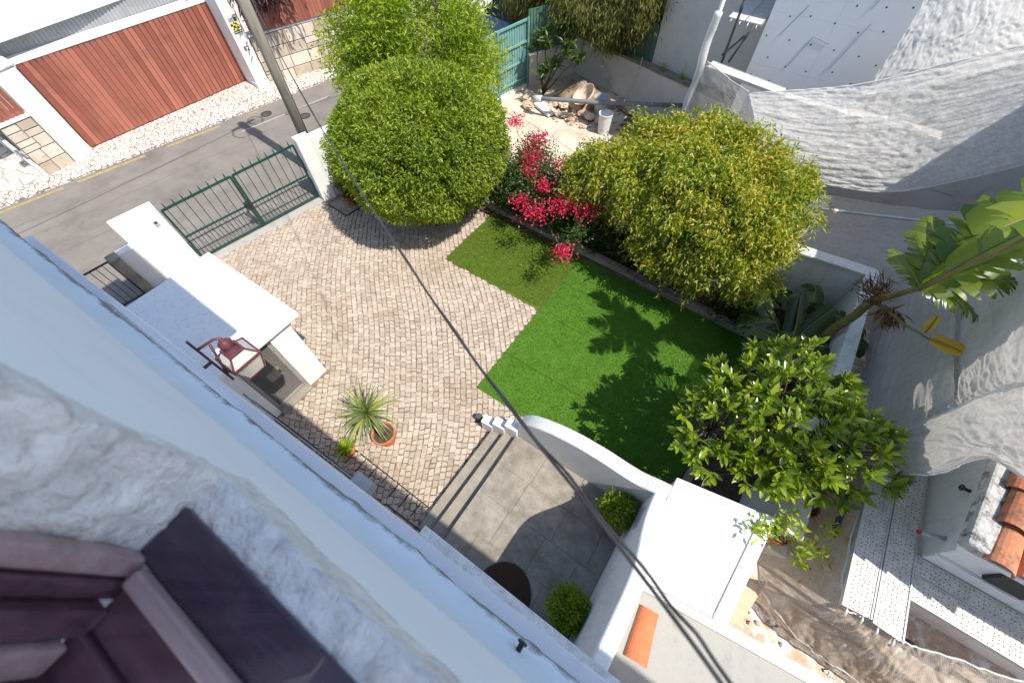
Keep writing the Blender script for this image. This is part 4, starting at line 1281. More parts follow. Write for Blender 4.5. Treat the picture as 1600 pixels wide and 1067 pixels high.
# ------------------------------------------------------------------ scaffolding
def deck(name, label, q, z, th=.05, hooks=None, group=None):
    """steel plank: q = four plan corners, first edge is the near end"""
    t = thing(name, label, 'scaffold plank', (sum(p[0] for p in q) / 4, sum(p[1] for p in q) / 4, z), group)
    MB().hexa(q, z - .02, z).build('plate', M['deck'], t)
    a, b, c, d = q                                   # a-b near end, b-c right side, c-d far end, d-a left side
    cx, cy = sum(p[0] for p in q) / 4, sum(p[1] for p in q) / 4
    for p0, p1 in ((a, d), (b, c)):
        MB().bar((p0[0], p0[1], z - .022), (p1[0], p1[1], z - .022), .016, .06).build('side_rail', M['galv'], t)
    for p0, p1 in ((a, b), (d, c)):
        e = Vector((p0[0] + p1[0], p0[1] + p1[1])) / 2 - Vector((cx, cy))
        e.normalize()
        for f in (.22, .78):
            m = Vector(lerp2(p0, p1, f))
            MB().tube([(m.x - e.x * .03, m.y - e.y * .03, z - .03), (m.x + e.x * .05, m.y + e.y * .05, z - .025), (m.x + e.x * .075, m.y + e.y * .075, z - .05), (m.x + e.x * .075, m.y + e.y * .075, z - .09)], .013, 8).build('hook', M['galv'], t, smooth=True)
    return t

deck('scaffold_plank', 'perforated steel plank along the white wall, outer one of the two running from the magnolia', [(2.952, 2.07), (3.235, 2.10), (3.245, 4.4), (2.962, 4.4)], 2.0)
deck('scaffold_plank', 'perforated steel plank along the white wall, inner one, half in shade under the grey net', [(3.262, 2.08), (3.55, 2.06), (3.555, 4.4), (3.272, 4.4)], 2.0)
deck('scaffold_plank', 'perforated steel plank running right below the tiled eaves, next to the wall', [(6.2, 2.86), (6.2, 3.07), (3.57, 3.10), (3.57, 2.87)], 1.99)
deck('scaffold_plank', 'perforated steel plank running right below the tiled eaves, outer one over the net', [(6.2, 2.53), (6.2, 2.84), (3.57, 2.85), (3.57, 2.56)], 1.99)
deck('scaffold_plank', 'sunlit steel plank crossing in front of the white insulation boards', [(2.9, 10.55), (2.9, 10.88), (-.45, 10.88), (-.45, 10.55)], 3.0)
deck('scaffold_plank', 'sunlit steel plank at the left end of the front scaffold beside the wrapped post', [(-.50, 10.62), (-.50, 10.95), (-2.25, 11.35), (-2.25, 11.0)], 3.0)
deck('scaffold_plank', 'blue-grey shaded upper plank left of the insulation boards, left of its pair', [(-2.32, 11.75), (-1.96, 11.72), (-1.96, 14.2), (-2.32, 14.2)], 3.72)
deck('scaffold_plank', 'blue-grey shaded upper plank left of the insulation boards, right of its pair', [(-1.94, 11.72), (-1.60, 11.70), (-1.60, 14.2), (-1.94, 14.2)], 3.72)

def pole(name, label, a, b, r, mat, cat='scaffold pole', group=None):
    t = thing(name, label, cat, tuple(a), group)
    a, b = Vector(a), Vector(b)
    MB().tube([a, a.lerp(b, .5), b], r, 12).build('tube', M[mat], t, smooth=True)
    for f in (.12, .62):
        p = a.lerp(b, f); q = a.lerp(b, f + .035 / max(.1, (b - a).length) * 2)
        MB().tube([p, q], r * 1.35, 10).build('collar', M[mat], t)
    return t
wrp = pole('scaffold_post', 'corner scaffold post wrapped in white sheeting, left end of the nets', (-2.42, 11.05, .0), (-2.42, 11.15, 4.4), .045, 'galv')
wm = MB()
pts = []
for i in range(60):
    z = .1 + 3.9 * i / 59
    pts.append((-2.42 + .02 * math.sin(z * 5), 11.02 + .02 * math.cos(z * 7), z))
wm.tube(pts, [.085 + .03 * noise.noise(Vector((0, 0, p[2] * 3))) for p in pts], 12)
wm.build('sheet_wrap', M['net_upper'], wrp, smooth=True)
pole('scaffold_post', 'dark upright scaffold tube at the left of the blue-grey planks', (-2.1, 11.62, 2.9), (-2.1, 11.62, 4.5), .028, 'scaf_dark')
pole('scaffold_post', 'dark upright scaffold tube along the right edge of the insulation boards', (1.08, 11.4, 2.4), (1.10, 11.45, 6.2), .035, 'scaf_dark')
pole('scaffold_brace', 'dark diagonal brace under the blue-grey planks, steeper one', (-1.95, 11.6, 2.95), (-1.72, 11.66, 3.72), .022, 'scaf_dark', 'scaffold brace')
pole('scaffold_brace', 'dark diagonal brace under the blue-grey planks, flatter one', (-2.15, 11.6, 3.05), (-1.7, 11.66, 3.66), .022, 'scaf_dark', 'scaffold brace')
pole('scaffold_rail', 'thin scaffold rail crossing under the front net', (-.4, 10.4, 2.2), (3.2, 10.4, 2.2), .024, 'galv', 'scaffold rail')
pole('scaffold_rail', 'grey scaffold tube lying across the dark gap below the front net', (1.0, 9.2, 1.75), (5.0, 10.2, 2.2), .03, 'galv', 'scaffold rail')
pole('scaffold_rail', 'dark scaffold tube under the left edge of the two perforated planks', (2.86, 2.9, 1.72), (2.86, 3.6, 1.78), .035, 'scaf_dark', 'scaffold rail')
pole('scaffold_rail', 'short galvanised tube joining the plank edge near the brown net', (2.80, 3.5, 1.86), (3.06, 3.55, 1.95), .022, 'galv', 'scaffold rail')
pole('scaffold_rail', 'long dark tube in the gap below the outer eaves plank', (3.6, 2.3, 1.5), (6.2, 2.2, 1.5), .03, 'scaf_dark', 'scaffold rail')
pole('scaffold_post', 'scaffold upright hidden at the corner of the two plank runs', (3.56, 2.48, .35), (3.56, 2.48, 1.95), .03, 'galv')

# ------------------------------------------------------------------ debris nets
def bicubic(G, nu, nv):
    """Catmull-Rom surface through a grid of points"""
    G = np.array(G, float)
    def interp(A, n):
        k = len(A)
        out = []
        for i in range(n + 1):
            t = i / n * (k - 1)
            j = min(int(t), k - 2)
            f = t - j
            p0, p1, p2, p3 = A[max(j - 1, 0)], A[j], A[j + 1], A[min(j + 2, k - 1)]
            out.append(.5 * (2 * p1 + (p2 - p0) * f + (2 * p0 - 5 * p1 + 4 * p2 - p3) * f * f + (3 * p1 - p0 - 3 * p2 + p3) * f ** 3))
        return np.array(out)
    S = interp(G, nv)
    return np.stack([interp(S[i], nu) for i in range(nv + 1)])

def net(label, G, mat, nu=110, nv=70, amp=.05, su=6, sv=16, seed=0, hem=.012):
    t = thing('debris_net', label, 'debris net', tuple(G[0][0]))
    S = bicubic(G, nu, nv)
    du = np.gradient(S, axis=1); dv = np.gradient(S, axis=0)
    Nn = np.cross(du, dv)
    Nn /= np.maximum(np.linalg.norm(Nn, axis=2, keepdims=True), 1e-9)
    for i in range(nv + 1):
        for j in range(nu + 1):
            u, v = j / nu, i / nv
            a = noise.noise(Vector((u * su + seed, v * sv, seed * 1.7)))
            b = noise.noise(Vector((u * su * 2.7 + seed + 9, v * sv * 2.3 + 1.5 * a, 4)))
            c = noise.noise(Vector((u * 2.2 + seed, v * 2.2, 8)))
            d = 1 - 2 * abs(noise.noise(Vector((u * su * 1.6 + 3 * c + seed, v * sv * .9 + 2 * c, 2.2))))
            e = 1 - 2 * abs(noise.noise(Vector((u * su * 4.1 + 2 * a, v * sv * 1.9 + seed, 6.1))))
            S[i, j] += Nn[i, j] * amp * (a * .5 + b * .3 + c * 1.1 + d * .38 + e * .2)
    V = S.reshape(-1, 3)
    idx = np.arange((nv + 1) * (nu + 1)).reshape(nv + 1, nu + 1)
    F = np.stack([idx[:-1, :-1], idx[:-1, 1:], idx[1:, 1:], idx[1:, :-1]], -1).reshape(-1, 4)
    np_mesh('mesh_sheet', V, F, M[mat], t, True)
    MB().tube([tuple(p) for p in S[0, ::3]], hem, 6).build('top_hem', M['net_upper'], t, smooth=True)
    MB().tube([tuple(p) for p in S[-1, ::3]], hem, 6).build('bottom_hem', M['net_upper'], t, smooth=True)
    return t

N1 = [[(-1.07,9.90,3.20),(-0.13,10.10,3.42),(0.74,10.30,3.68),(1.64,10.50,4.13),(2.53,10.80,4.53)],
  [(-0.76,9.50,3.02),(0.26,9.75,3.08),(1.22,10.00,3.25),(2.08,10.30,3.70),(2.87,10.60,4.22)],
  [(-0.41,9.20,2.68),(0.69,9.40,2.68),(1.72,9.70,2.82),(2.47,10.00,3.34),(3.19,10.30,3.95)],
  [(0.03,9.10,2.33),(1.06,9.30,2.27),(2.09,9.50,2.39),(2.97,9.80,2.83),(3.76,10.10,3.38)]]
N2 = [[(0.78,10.70,5.05),(1.32,11.10,5.07),(1.89,11.60,5.08),(2.45,12.20,5.01)],
  [(0.84,10.70,4.27),(1.48,11.10,4.27),(2.11,11.60,4.38),(2.83,12.20,4.48)],
  [(0.80,10.70,3.30),(1.63,11.10,3.53),(2.40,11.60,3.80),(3.26,12.20,3.99)]]
N0 = [[(-2.30,11.00,3.10),(-1.66,10.50,3.10),(-1.07,9.90,3.20)],
  [(-2.37,11.00,2.49),(-1.47,10.50,2.50),(-0.72,9.6,2.6)],
  [(-2.47,11.00,1.0),(-1.23,10.5,1.1),(-0.10,9.3,1.8)]]
N3 = [[(-0.22,10.30,1.12),(1.31,10.30,1.48),(2.52,10.30,1.75),(3.62,10.30,2.09),(4.35,10.30,2.82)],
  [(-.2,9.30,1.0),(1.66,9.30,1.40),(2.77,9.30,1.60),(3.79,9.30,1.82),(4.57,9.30,2.55)],
  [(.3,8.35,0.70),(2.0,8.35,1.11),(3.08,8.35,1.17),(4.13,8.35,1.33),(4.85,8.35,2.21)]]
N4a = [[(2.95,8.6,1.14),(3.05,8.00,2.03),(3.10,7.14,2.70)],
  [(2.95,6.53,1.15),(3.05,5.90,2.12),(3.10,5.43,2.83)],
  [(2.95,4.59,1.10),(3.05,4.44,2.16),(3.10,4.51,2.94)]]
N4b = [[(3.20,7.35,2.57),(3.15,6.82,3.24),(3.05,6.18,4.07)],
  [(3.20,5.58,2.71),(3.15,5.33,3.31),(3.05,5.06,4.05)],
  [(3.20,4.59,2.81),(3.15,4.58,3.35),(3.05,4.36,4.05)]]
N5 = [[(3.00,4.37,1.59),(2.95,4.33,2.54),(2.90,4.25,3.26),(2.85,4.10,3.81),(2.80,3.96,4.33)],
  [(3.00,3.95,2.23),(2.95,3.82,2.90),(2.90,3.66,3.52),(2.85,3.51,3.96),(2.80,3.29,4.37)],
  [(3.00,3.71,2.43),(2.95,3.49,3.03),(2.90,3.46,3.60),(2.85,3.07,4.02),(2.80,2.75,4.36)]]
N6 = [[(2.92,4.34,1.93),(2.95,3.64,1.93),(2.98,2.20,1.93),(3.29,2.10,1.93),(3.61,2.07,1.93),(4.11,2.24,1.93),(4.77,2.44,1.93)],
  [(2.76,4.50,1.30),(2.70,3.54,1.30),(2.82,2.18,1.30),(3.28,1.97,1.30),(3.79,1.88,1.30),(4.37,2.00,1.30),(5.20,2.28,1.30)],
  [(2.56,4.60,0.75),(2.48,3.20,0.75),(2.55,2.26,0.75),(3.16,1.82,0.75),(3.88,1.76,0.75),(4.52,1.76,0.75),(5.42,1.97,0.75)]]
net('large sagging white debris net hung across the front scaffold', N1, 'net', 240, 130, .055, 7, 24, 1)
net('bright upper debris net at the top right corner', N2, 'net_upper', 170, 120, .035, 12, 9, 2)
net('thin see-through net stretched from the wrapped corner post', N0, 'net_thin', 50, 40, .03, 4, 6, 3)
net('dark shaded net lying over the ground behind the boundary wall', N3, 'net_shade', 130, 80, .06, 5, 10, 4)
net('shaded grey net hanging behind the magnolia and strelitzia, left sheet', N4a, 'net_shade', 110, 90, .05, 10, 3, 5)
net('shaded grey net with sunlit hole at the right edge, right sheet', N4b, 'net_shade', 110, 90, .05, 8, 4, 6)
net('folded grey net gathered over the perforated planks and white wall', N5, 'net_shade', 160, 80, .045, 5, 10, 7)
net('dusty brown net hanging below the perforated planks to the ground', N6, 'net_brown', 240, 90, .06, 16, 4, 8)

# ------------------------------------------------------------------ things in the building yard
def rock(c, s, seed, mat='rock'):
    m = MB()
    r = random.Random(seed)
    k, q = 7, 5
    vs = [(c[0], c[1], c[2] + s * .6)]
    for j in range(1, q):
        ph = math.pi * j / q
        for i in range(k):
            a = 2 * math.pi * i / k + .3 * j
            rr = s * r.uniform(.7, 1.15)
            vs.append((c[0] + rr * math.sin(ph) * math.cos(a), c[1] + rr * math.sin(ph) * math.sin(a) * .8, c[2] + rr * .6 * math.cos(ph)))
    vs.append((c[0], c[1], c[2] - s * .6))
    fs = [(0, 1 + i, 1 + (i + 1) % k) for i in range(k)]
    for j in range(q - 2):
        for i in range(k):
            fs.append((1 + j * k + i, 1 + (j + 1) * k + i, 1 + (j + 1) * k + (i + 1) % k, 1 + j * k + (i + 1) % k))
    fs += [(len(vs) - 1, 1 + (q - 2) * k + (i + 1) % k, 1 + (q - 2) * k + i) for i in range(k)]
    return m.add(vs, fs)
# sand mound
mv = []
k = 40
for i in range(k + 1):
    for j in range(k + 1):
        x, y = -7.9 + 3.0 * i / k, 12.2 + 2.5 * j / k
        d = math.hypot((x + 6.5) / 1.25, (y - 13.5) / .95)
        h = max(0, 1 - d) ** 1.1 * .75 + .06 * noise.noise(Vector((x * 3, y * 3, 0))) + .04 * noise.noise(Vector((x * 9, y * 9, 2)))
        mv.append((x, y, max(-.02, h - .02)))
idx = np.arange((k + 1) ** 2).reshape(k + 1, k + 1)
F = np.stack([idx[:-1, :-1], idx[1:, :-1], idx[1:, 1:], idx[:-1, 1:]], -1).reshape(-1, 4)
tag(np_mesh('sand_mound', np.array(mv), F, M['rubble_sand'], None, True), 'brown mound of sand and roots heaped in the corner of the yard', 'sand heap')
r_ = random.Random(21)
for i in range(34):
    a = r_.uniform(0, 6.28); d = r_.uniform(.1, 1.0)
    x, y = -6.55 + 1.35 * d * math.cos(a), 12.75 + .75 * d * math.sin(a)
    s = r_.uniform(.07, .2)
    one('broken_stone', rock((x, y, s * .35 + .02 + .12 * max(0, 1 - d)), s, i), M['rock'], 'broken tan stone in the rubble heap of the building yard', 'stone', 'broken stones of the rubble heap')
rb = MB()
for i in range(260):
    a = r_.uniform(0, 6.28); d = r_.random() ** .7
    x, y = -6.4 + 1.5 * d * math.cos(a), 12.9 + .95 * d * math.sin(a)
    q = rock((x, y, .03 + .35 * max(0, 1 - math.hypot((x + 6.5) / 1.25, (y - 13.5) / .95))), r_.uniform(.025, .08), 500 + i)
    rb.add(q.v, q.f)
tag(rb.build('rubble', M['rock']), 'small broken rubble strewn over the heap in the yard', 'rubble', kind='stuff')
for nm, c, s, mt in (('broken_stone', (-8.05, 12.55, .12), .3, 'rock'), ('broken_stone', (-7.85, 12.15, .08), .26, 'rock')):
    one(nm, rock(c, s, 77 + int(s * 100), mt), M[mt], 'large tan boulder at the foot of the teal fence, ' + ('upper' if s > .28 else 'lower') + ' of two', 'stone')
sl_ = thing('stone_slab', 'white broken slab lying in front of the rubble heap', 'slab', (-7.25, 12.3, .06))
MB().hexa([(-7.75, 12.35), (-6.95, 12.0), (-6.8, 12.28), (-7.6, 12.65)], [.02, .02, .05, .05], [.12, .11, .16, .16]).build('slab', M['white'], sl_, bevel=.015)
s2 = thing('stone_slab', 'pale square slab lying on the yard ground near the bougainvillea', 'slab', (-6.6, 10.9, .03))
MB().hexa([(-6.95, 10.75), (-6.35, 10.65), (-6.25, 11.0), (-6.8, 11.15)], .0, .06).build('slab', M['cream'], s2, bevel=.01)
s3 = thing('paving_edge', 'worn sandy concrete apron behind the bougainvillea', 'paving', (-5.5, 11.2, 0))
MB().hexa([(-7.6, 11.5), (-4.6, 10.6), (-4.4, 11.5), (-6.2, 12.0)], -.01, .012).build('slab', M['sand'], s3, bevel=.005)

def bucket(c, r0, r1, h, mat, label, handle=True, z=0):
    t = thing('bucket', label, 'bucket', (c[0], c[1], z))
    MB().lathe([(0, .012), (r0 - .012, .012), (r1 - .012, h), (r1 + .012, h), (r1 + .012, h - .035), (r1, h - .035), (r0, 0), (0, 0)], (c[0], c[1], z), 24).build('tub', M[mat], t, smooth=False)
    if handle:
        pts = [(c[0] + (r1 + .02) * math.cos(a), c[1] + (r1 + .02) * math.sin(a) * .3 - r1 * .55, z + h * .75 - .1 * math.sin(a)) for a in np.linspace(0, math.pi, 12)]
        MB().tube(pts, .008, 6).build('handle', M['scaf_dark'], t)
    return t
bucket((-5.55, 13.05), .2, .25, .62, 'bucket', 'upright grey bucket standing in the yard behind the long pipe')
b2 = bucket((-5.0, 12.25), .18, .22, .62, 'bucket_white', 'pale bucket standing in front of the long grey pipe', False)
pp = thing('drain_pipe', 'long dark grey plastic pipe lying across the building yard', 'pipe', (-5.2, 12.5, .6))
MB().tube([(-7.35, 11.95, .55), (-6.9, 12.02, .62), (-5.2, 12.45, .78), (-3.0, 13.4, .9)], .065, 14).build('tube', M['pvc'], pp, smooth=True)
MB().tube([(-7.5, 11.93, .52), (-7.2, 11.97, .57)], .10, 14).build('socket', M['bucket'], pp, smooth=True)
for i in range(9):
    x0, y0 = -5.9 + .22 * i, 14.2 - .12 * i
    one('timber_plank', MB().bar((x0, y0, .05 + .03 * (i % 3)), (x0 + 1.5, y0 - .75 + .06 * (i % 4), .1 + .04 * (i % 2)), .11, .035), M['plank_wood'],
        'scrap timber plank lying along the back wall of the yard', 'plank', 'scrap planks along the back wall', bevel=.004)
for i in range(6):
    x0 = -4.75 + .0 * i
    one('pallet_board', MB().bar((-4.7, 12.6 + .17 * i, .10), (-3.2, 13.0 + .17 * i, .12), .10, .025), M['scaf_dark'] if i % 2 else M['plank_wood'],
        'dark slatted pallet board behind the weeping bush', 'pallet board', 'slats of the pallet behind the bush')
wbw = thing('basin', 'rusty brown round basin tipped on the rubble heap', 'basin', (-6.15, 13.15, .3))
bm_ = MB().lathe([(0, 0), (.2, .02), (.36, .14), (.40, .24), (.385, .24), (.345, .15), (.19, .04), (0, .025)], (0, 0, 0), 22)
R_ = Matrix.Translation((-6.1, 13.0, .42)) @ Matrix.Rotation(.5, 4, 'X') @ Matrix.Rotation(-.4, 4, 'Y')
bm_.v = [tuple(R_ @ Vector(v)) for v in bm_.v]
bm_.build('bowl', M['rock'], wbw, smooth=True)
one('rope', MB().tube(dense([(-5.0, 14.45, 1.4), (-5.02, 14.35, .9), (-5.1, 14.2, .5), (-5.15, 13.9, .1)]), .018, 6), M['rope'], 'pale rope hanging down the back wall of the yard', 'rope', smooth=True)
crt = thing('crate', 'black plastic lattice crate beside the wrapped scaffold post', 'crate', (-2.9, 12.9, .1))
for i in range(5):
    MB().box(-3.3 + i * .2, 12.5, .05, -3.26 + i * .2, 13.3, .35).build('rib', M['black_iron'], crt)
    MB().box(-3.3, 12.5 + i * .19, .05, -2.46, 12.54 + i * .19, .34).build('cross_rib', M['black_iron'], crt)

# plywood, pots and bits beside the outbuilding
one('plywood_sheet', MB().hexa([(2.25, 1.45), (2.62, 1.55), (2.72, 2.25), (2.36, 2.1)], [.5, .52, .66, .64], [.53, .55, .69, .67]), M['ply'], 'sheet of plywood leaning beside the white outbuilding roof', 'plywood')
for i in range(22):
    x, y = r_.uniform(2.4, 4.2), r_.uniform(1.62, 1.95)
    one('rubble_chip', rock((x, y, .38), r_.uniform(.02, .05), 300 + i), M['rock' if i % 2 else 'white'], 'small chip of rubble on the ground below the brown net', 'rubble', 'rubble chips below the brown net')

def flowerpot(c, r, h, label, z=0, mat='terracotta', parent=None):
    t = thing('flower_pot', label, 'flower pot', (c[0], c[1], z))
    MB().lathe([(0, 0), (r * .68, 0), (r * .93, h * .78), (r, h * .78), (r * 1.03, h * .8), (r * 1.03, h), (r * .93, h), (r * .9, h * .86), (0, h * .85)], (c[0], c[1], z), 26).build('pot', M[mat], t, smooth=False)
    MB().lathe([(r * .89, h * .868), (0, h * .88)], (c[0], c[1], z), 18).build('soil', M['soil'], t)
    return t
flowerpot((-3.56, .80), .21, .34, 'large terracotta pot of the sword-leaved plant in the courtyard')
flowerpot((-3.98, .22), .15, .22, 'small terracotta pot by the house wall behind the sword-leaved plant')
flowerpot((-9.25, 5.22), .17, .30, 'terracotta pot under the clipped tree beside the white gate pillar')
flowerpot((2.42, 2.72), .17, .28, 'terracotta pot partly hidden at the right corner of the white flat roof', z=1.1)
flowerpot((2.62, 3.25), .16, .3, 'terracotta pot half hidden under the magnolia leaves', z=1.15, mat='roof_tile')
MB().box(2.25, 2.55, -.05, 2.85, 3.6, 1.1).build('pot_plinth', M['old_white'])
tag(bpy.data.objects['pot_plinth'], 'pale block under the terracotta pots beside the white flat roof', 'plinth')
flowerpot((.54, .34), .15, .28, 'dark pot of the round bush nearer the house on the porch', z=PZ, mat='scaf_dark')
flowerpot((.53, 1.84), .14, .26, 'dark pot of the round bush in the far corner of the porch', z=PZ, mat='scaf_dark')

# parked car far behind the fence
def car():
    t = thing('parked_car', 'dark blue car parked in the street beyond the teal fence', 'car', (-11.5, 16.2, 0))
    m = MB()
    prof = [(-2.0, .25), (-2.05, .6), (-1.9, .85), (-1.1, .95), (-.55, 1.38), (.9, 1.42), (1.5, 1.0), (2.0, .92), (2.08, .55), (2.0, .25)]
    d = Vector((.174, 1, 0)).normalized(); s = Vector((d.y, -d.x, 0))
    O = Vector((-11.35, 16.6, 0))
    for sx in (-.82, .82):
        m.v += [tuple(O + d * p[0] + s * (sx * (1 if p[1] < 1 else .84)) + Vector((0, 0, p[1]))) for p in prof]
    k = len(prof)
    m.f += [tuple(range(k)), tuple(range(k, 2 * k))[::-1]] + [(i, k + i, k + (i + 1) % k, (i + 1) % k) for i in range(k)]
    m.build('body', M['car_paint'], t, bevel=.05)
    def quad(pts, nm, mat):
        mm = MB(); mm.add([tuple(O + d * a + s * b + Vector((0, 0, c))) for a, b, c in pts], [(0, 1, 2, 3)]); mm.build(nm, M[mat], t)
    quad([(-1.08, -.70, .985), (-1.08, .70, .985), (-.60, .62, 1.36), (-.60, -.62, 1.36)], 'rear_window', 'car_glass')
    quad([(1.46, -.70, 1.05), (1.46, .70, 1.05), (.95, .62, 1.41), (.95, -.62, 1.41)], 'windscreen', 'car_glass')
    for sg_ in (-1, 1):
        quad([(-.95, .80 * sg_, 1.0), (1.2, .80 * sg_, 1.02), (.8, .71 * sg_, 1.36), (-.5, .71 * sg_, 1.34)], 'side_window', 'car_glass')
        quad([(-2.055, .5 * sg_, .62), (-2.055, .75 * sg_, .62), (-1.95, .75 * sg_, .8), (-1.95, .5 * sg_, .8)], 'tail_light', 'red_cap')
        for a in (-1.3, 1.3):
            c = O + d * a + s * (.80 * sg_) + Vector((0, 0, .3))
            w_ = MB().tube([c - s * .09 * sg_, c + s * .06 * sg_], .3, 18).build('wheel', M['tyre'], t)
            MB().tube([c + s * .062 * sg_, c + s * .075 * sg_], .19, 14).build('rim', M['galv'], w_)
car()

# ------------------------------------------------------------------ wall lantern
def lantern():
    t = thing('wall_lantern', 'maroon iron wall lantern hanging from the house over the meter cabinet', 'lantern', (-4.6, -.2, 3))
    C = Vector((-4.50, .20, 2.72))                      # centre of the glass body bottom
    Wt, Wb, H = .195, .12, .32
    top = [C + Vector((sx * Wt, sy * Wt, H)) for sx, sy in ((-1, -1), (1, -1), (1, 1), (-1, 1))]
    bot = [C + Vector((sx * Wb, sy * Wb, 0)) for sx, sy in ((-1, -1), (1, -1), (1, 1), (-1, 1))]
    for i in range(4):
        j = (i + 1) % 4
        MB().bar(top[i], bot[i], .022, .022).build('corner_bar', M['maroon'], t)
        MB().bar(top[i], top[j], .026, .03).build('top_bar', M['maroon'], t)
        MB().bar(bot[i], bot[j], .02, .022).build('bottom_bar', M['maroon'], t)
        m = MB(); m.add([top[i], top[j], bot[j], bot[i]], [(0, 1, 2, 3)]); m.build('glass_pane', M['glass'], t)
    capr = [C + Vector((sx * .095, sy * .095, H + .13)) for sx, sy in ((-1, -1), (1, -1), (1, 1), (-1, 1))]
    for i in range(4):
        j = (i + 1) % 4
        m = MB(); m.add([top[i], top[j], capr[j], capr[i]], [(0, 1, 2, 3)]); m.build('roof_pane', M['glass'], t)
        MB().bar(top[i], capr[i], .02, .02).build('roof_bar', M['maroon'], t)
    c0 = C + Vector((0, 0, H + .13))
    MB().hexa([(c0.x - .11, c0.y - .11), (c0.x + .11, c0.y - .11), (c0.x + .11, c0.y + .11), (c0.x - .11, c0.y + .11)], c0.z - .01, c0.z + .03).build('roof_cap', M['maroon'], t, bevel=.01)
    MB().lathe([(.10, 0), (.09, .05), (.06, .08), (.085, .12), (.085, .16), (.05, .20), (.03, .22), (.02, .26), (0, .27)], tuple(C + Vector((0, 0, H + .14))), 18).build('finial', M['maroon'], t, smooth=True)
    # arm and scroll from the wall
    wy = -.05
    MB().bar((-4.62, -.2, C.z + .4), (-4.62, wy, C.z + .4), .03, .03).build('wall_spacer', M['maroon'], t)
    base = Vector((-4.62, wy, C.z + H + .36))
    MB().bar((-4.62, wy, C.z - .05), (-4.62, wy, C.z + .85), .05, .03, (0, 1, 0)).build('wall_plate', M['maroon'], t)
    MB().tube([base, base + Vector((.05, .2, .02)), C + Vector((0, 0, H + .40))], .018, 8).build('arm', M['maroon'], t, smooth=True)
    MB().tube([Vector((-4.62, wy, C.z + .05)), C + Vector((-.05, -.12, H + .36))], .016, 8).build('stay', M['maroon'], t, smooth=True)
    sc = [Vector((-4.60, wy + .09 + .085 * (1 - i / 26) * math.cos(i * .42), C.z + .12 + .085 * (1 - i / 26) * math.sin(i * .42))) for i in range(22)]
    MB().tube(sc, .011, 7).build('scroll', M['maroon'], t, smooth=True)
    sc = [Vector((-4.60, wy + .22 + .06 * (1 - i / 26) * math.cos(2 - i * .42), C.z + .02 + .06 * (1 - i / 26) * math.sin(2 - i * .42))) for i in range(22)]
    MB().tube(sc, .010, 7).build('scroll', M['maroon'], t, smooth=True)
    MB().lathe([(0, 0), (.02, .0), (.03, .05), (.045, .09), (.03, .13), (0, .14)], tuple(C + Vector((0, 0, .04))), 12).build('bulb', M['glass'], t, smooth=True)
lantern()

# ================================================================== VEGETATION
def limb(m, a, b, r0, r1, wob=.05, k=6, seed=0):
    a, b = Vector(a), Vector(b)
    pts = []
    for i in range(k + 1):
        f = i / k
        p = a.lerp(b, f)
        p += Vector((noise.noise(Vector((f * 2.5, seed, 0))), noise.noise(Vector((f * 2.5, seed, 5))), 0)) * wob * (b - a).length * math.sin(math.pi * f)
        pts.append(p)
    m.tube(pts, [r0 + (r1 - r0) * i / k for i in range(k + 1)], 8)

def trunk_mesh(base, crown_c, R, r0, nl, seed, fork=.45):
    m = MB()
    base, cc = Vector(base), Vector(crown_c)
    fk = base.lerp(cc, fork)
    limb(m, base, fk, r0, r0 * .75, .08, 6, seed)
    r = random.Random(seed)
    for i in range(nl):
        a = 2 * math.pi * i / nl + r.uniform(-.3, .3)
        e = cc + Vector((math.cos(a) * R[0] * .6, math.sin(a) * R[1] * .6, R[2] * r.uniform(-.1, .6)))
        limb(m, fk, e, r0 * .55, r0 * .12, .12, 7, seed + i)
        for j in range(3):
            s_ = fk.lerp(e, r.uniform(.4, .9))
            limb(m, s_, s_ + Vector((r.uniform(-.4, .4) * R[0], r.uniform(-.4, .4) * R[1], r.uniform(0, .4) * R[2])), r0 * .2, r0 * .06, .1, 4, seed + 20 + j)
    return m

def ellipsoid_leaves(C, R, k, L, W, seed, rough=.12, freq=2.0, depth=.18, outward=.7, rnd=.8, down=0.0, inner=.25, clumps=0, clump_r=.2, hollow=0):
    """leaves on a lumpy shell plus some inside"""
    D = sphere_dirs(k)
    rad = 1 + rough * lump(D, seed, freq) + rough * .5 * lump(D, seed + 5, freq * 2.6)
    rad = rad - np.abs(NPR.normal(size=k)) * depth
    if hollow:
        hl = lump(D, seed + 11, 4.5) + .6 * lump(D, seed + 3, 10.0)
        rad = rad - np.clip(hl - .12, 0, 1) * hollow
    ins = NPR.random(k) < inner
    rad = np.where(ins, rad * NPR.uniform(.45, .9, k), rad)
    P = np.array(C) + D * rad[:, None] * np.array(R)
    if clumps:
        Dc = sphere_dirs(clumps)
        rc = (1 + rough * lump(Dc, seed, freq)) * NPR.uniform(.72, 1.04, clumps)
        Cc = np.array(C) + Dc * rc[:, None] * np.array(R)
        pick = NPR.integers(0, clumps, k)
        off = NPR.normal(size=(k, 3)) * clump_r
        P = np.where(ins[:, None], P, Cc[pick] + off)
        D = np.where(ins[:, None], D, unit(Dc[pick] * .6 + off / clump_r * .5))
    Dl = D * outward + NPR.normal(size=(k, 3)) * rnd + np.array([0, 0, -down])
    return leaves(P, Dl, L, W)

def stack(parts):
    V, F, n = [], [], 0
    for v, f in parts:
        V.append(v); F.append(f + n); n += len(v)
    return np.concatenate(V), np.concatenate(F)

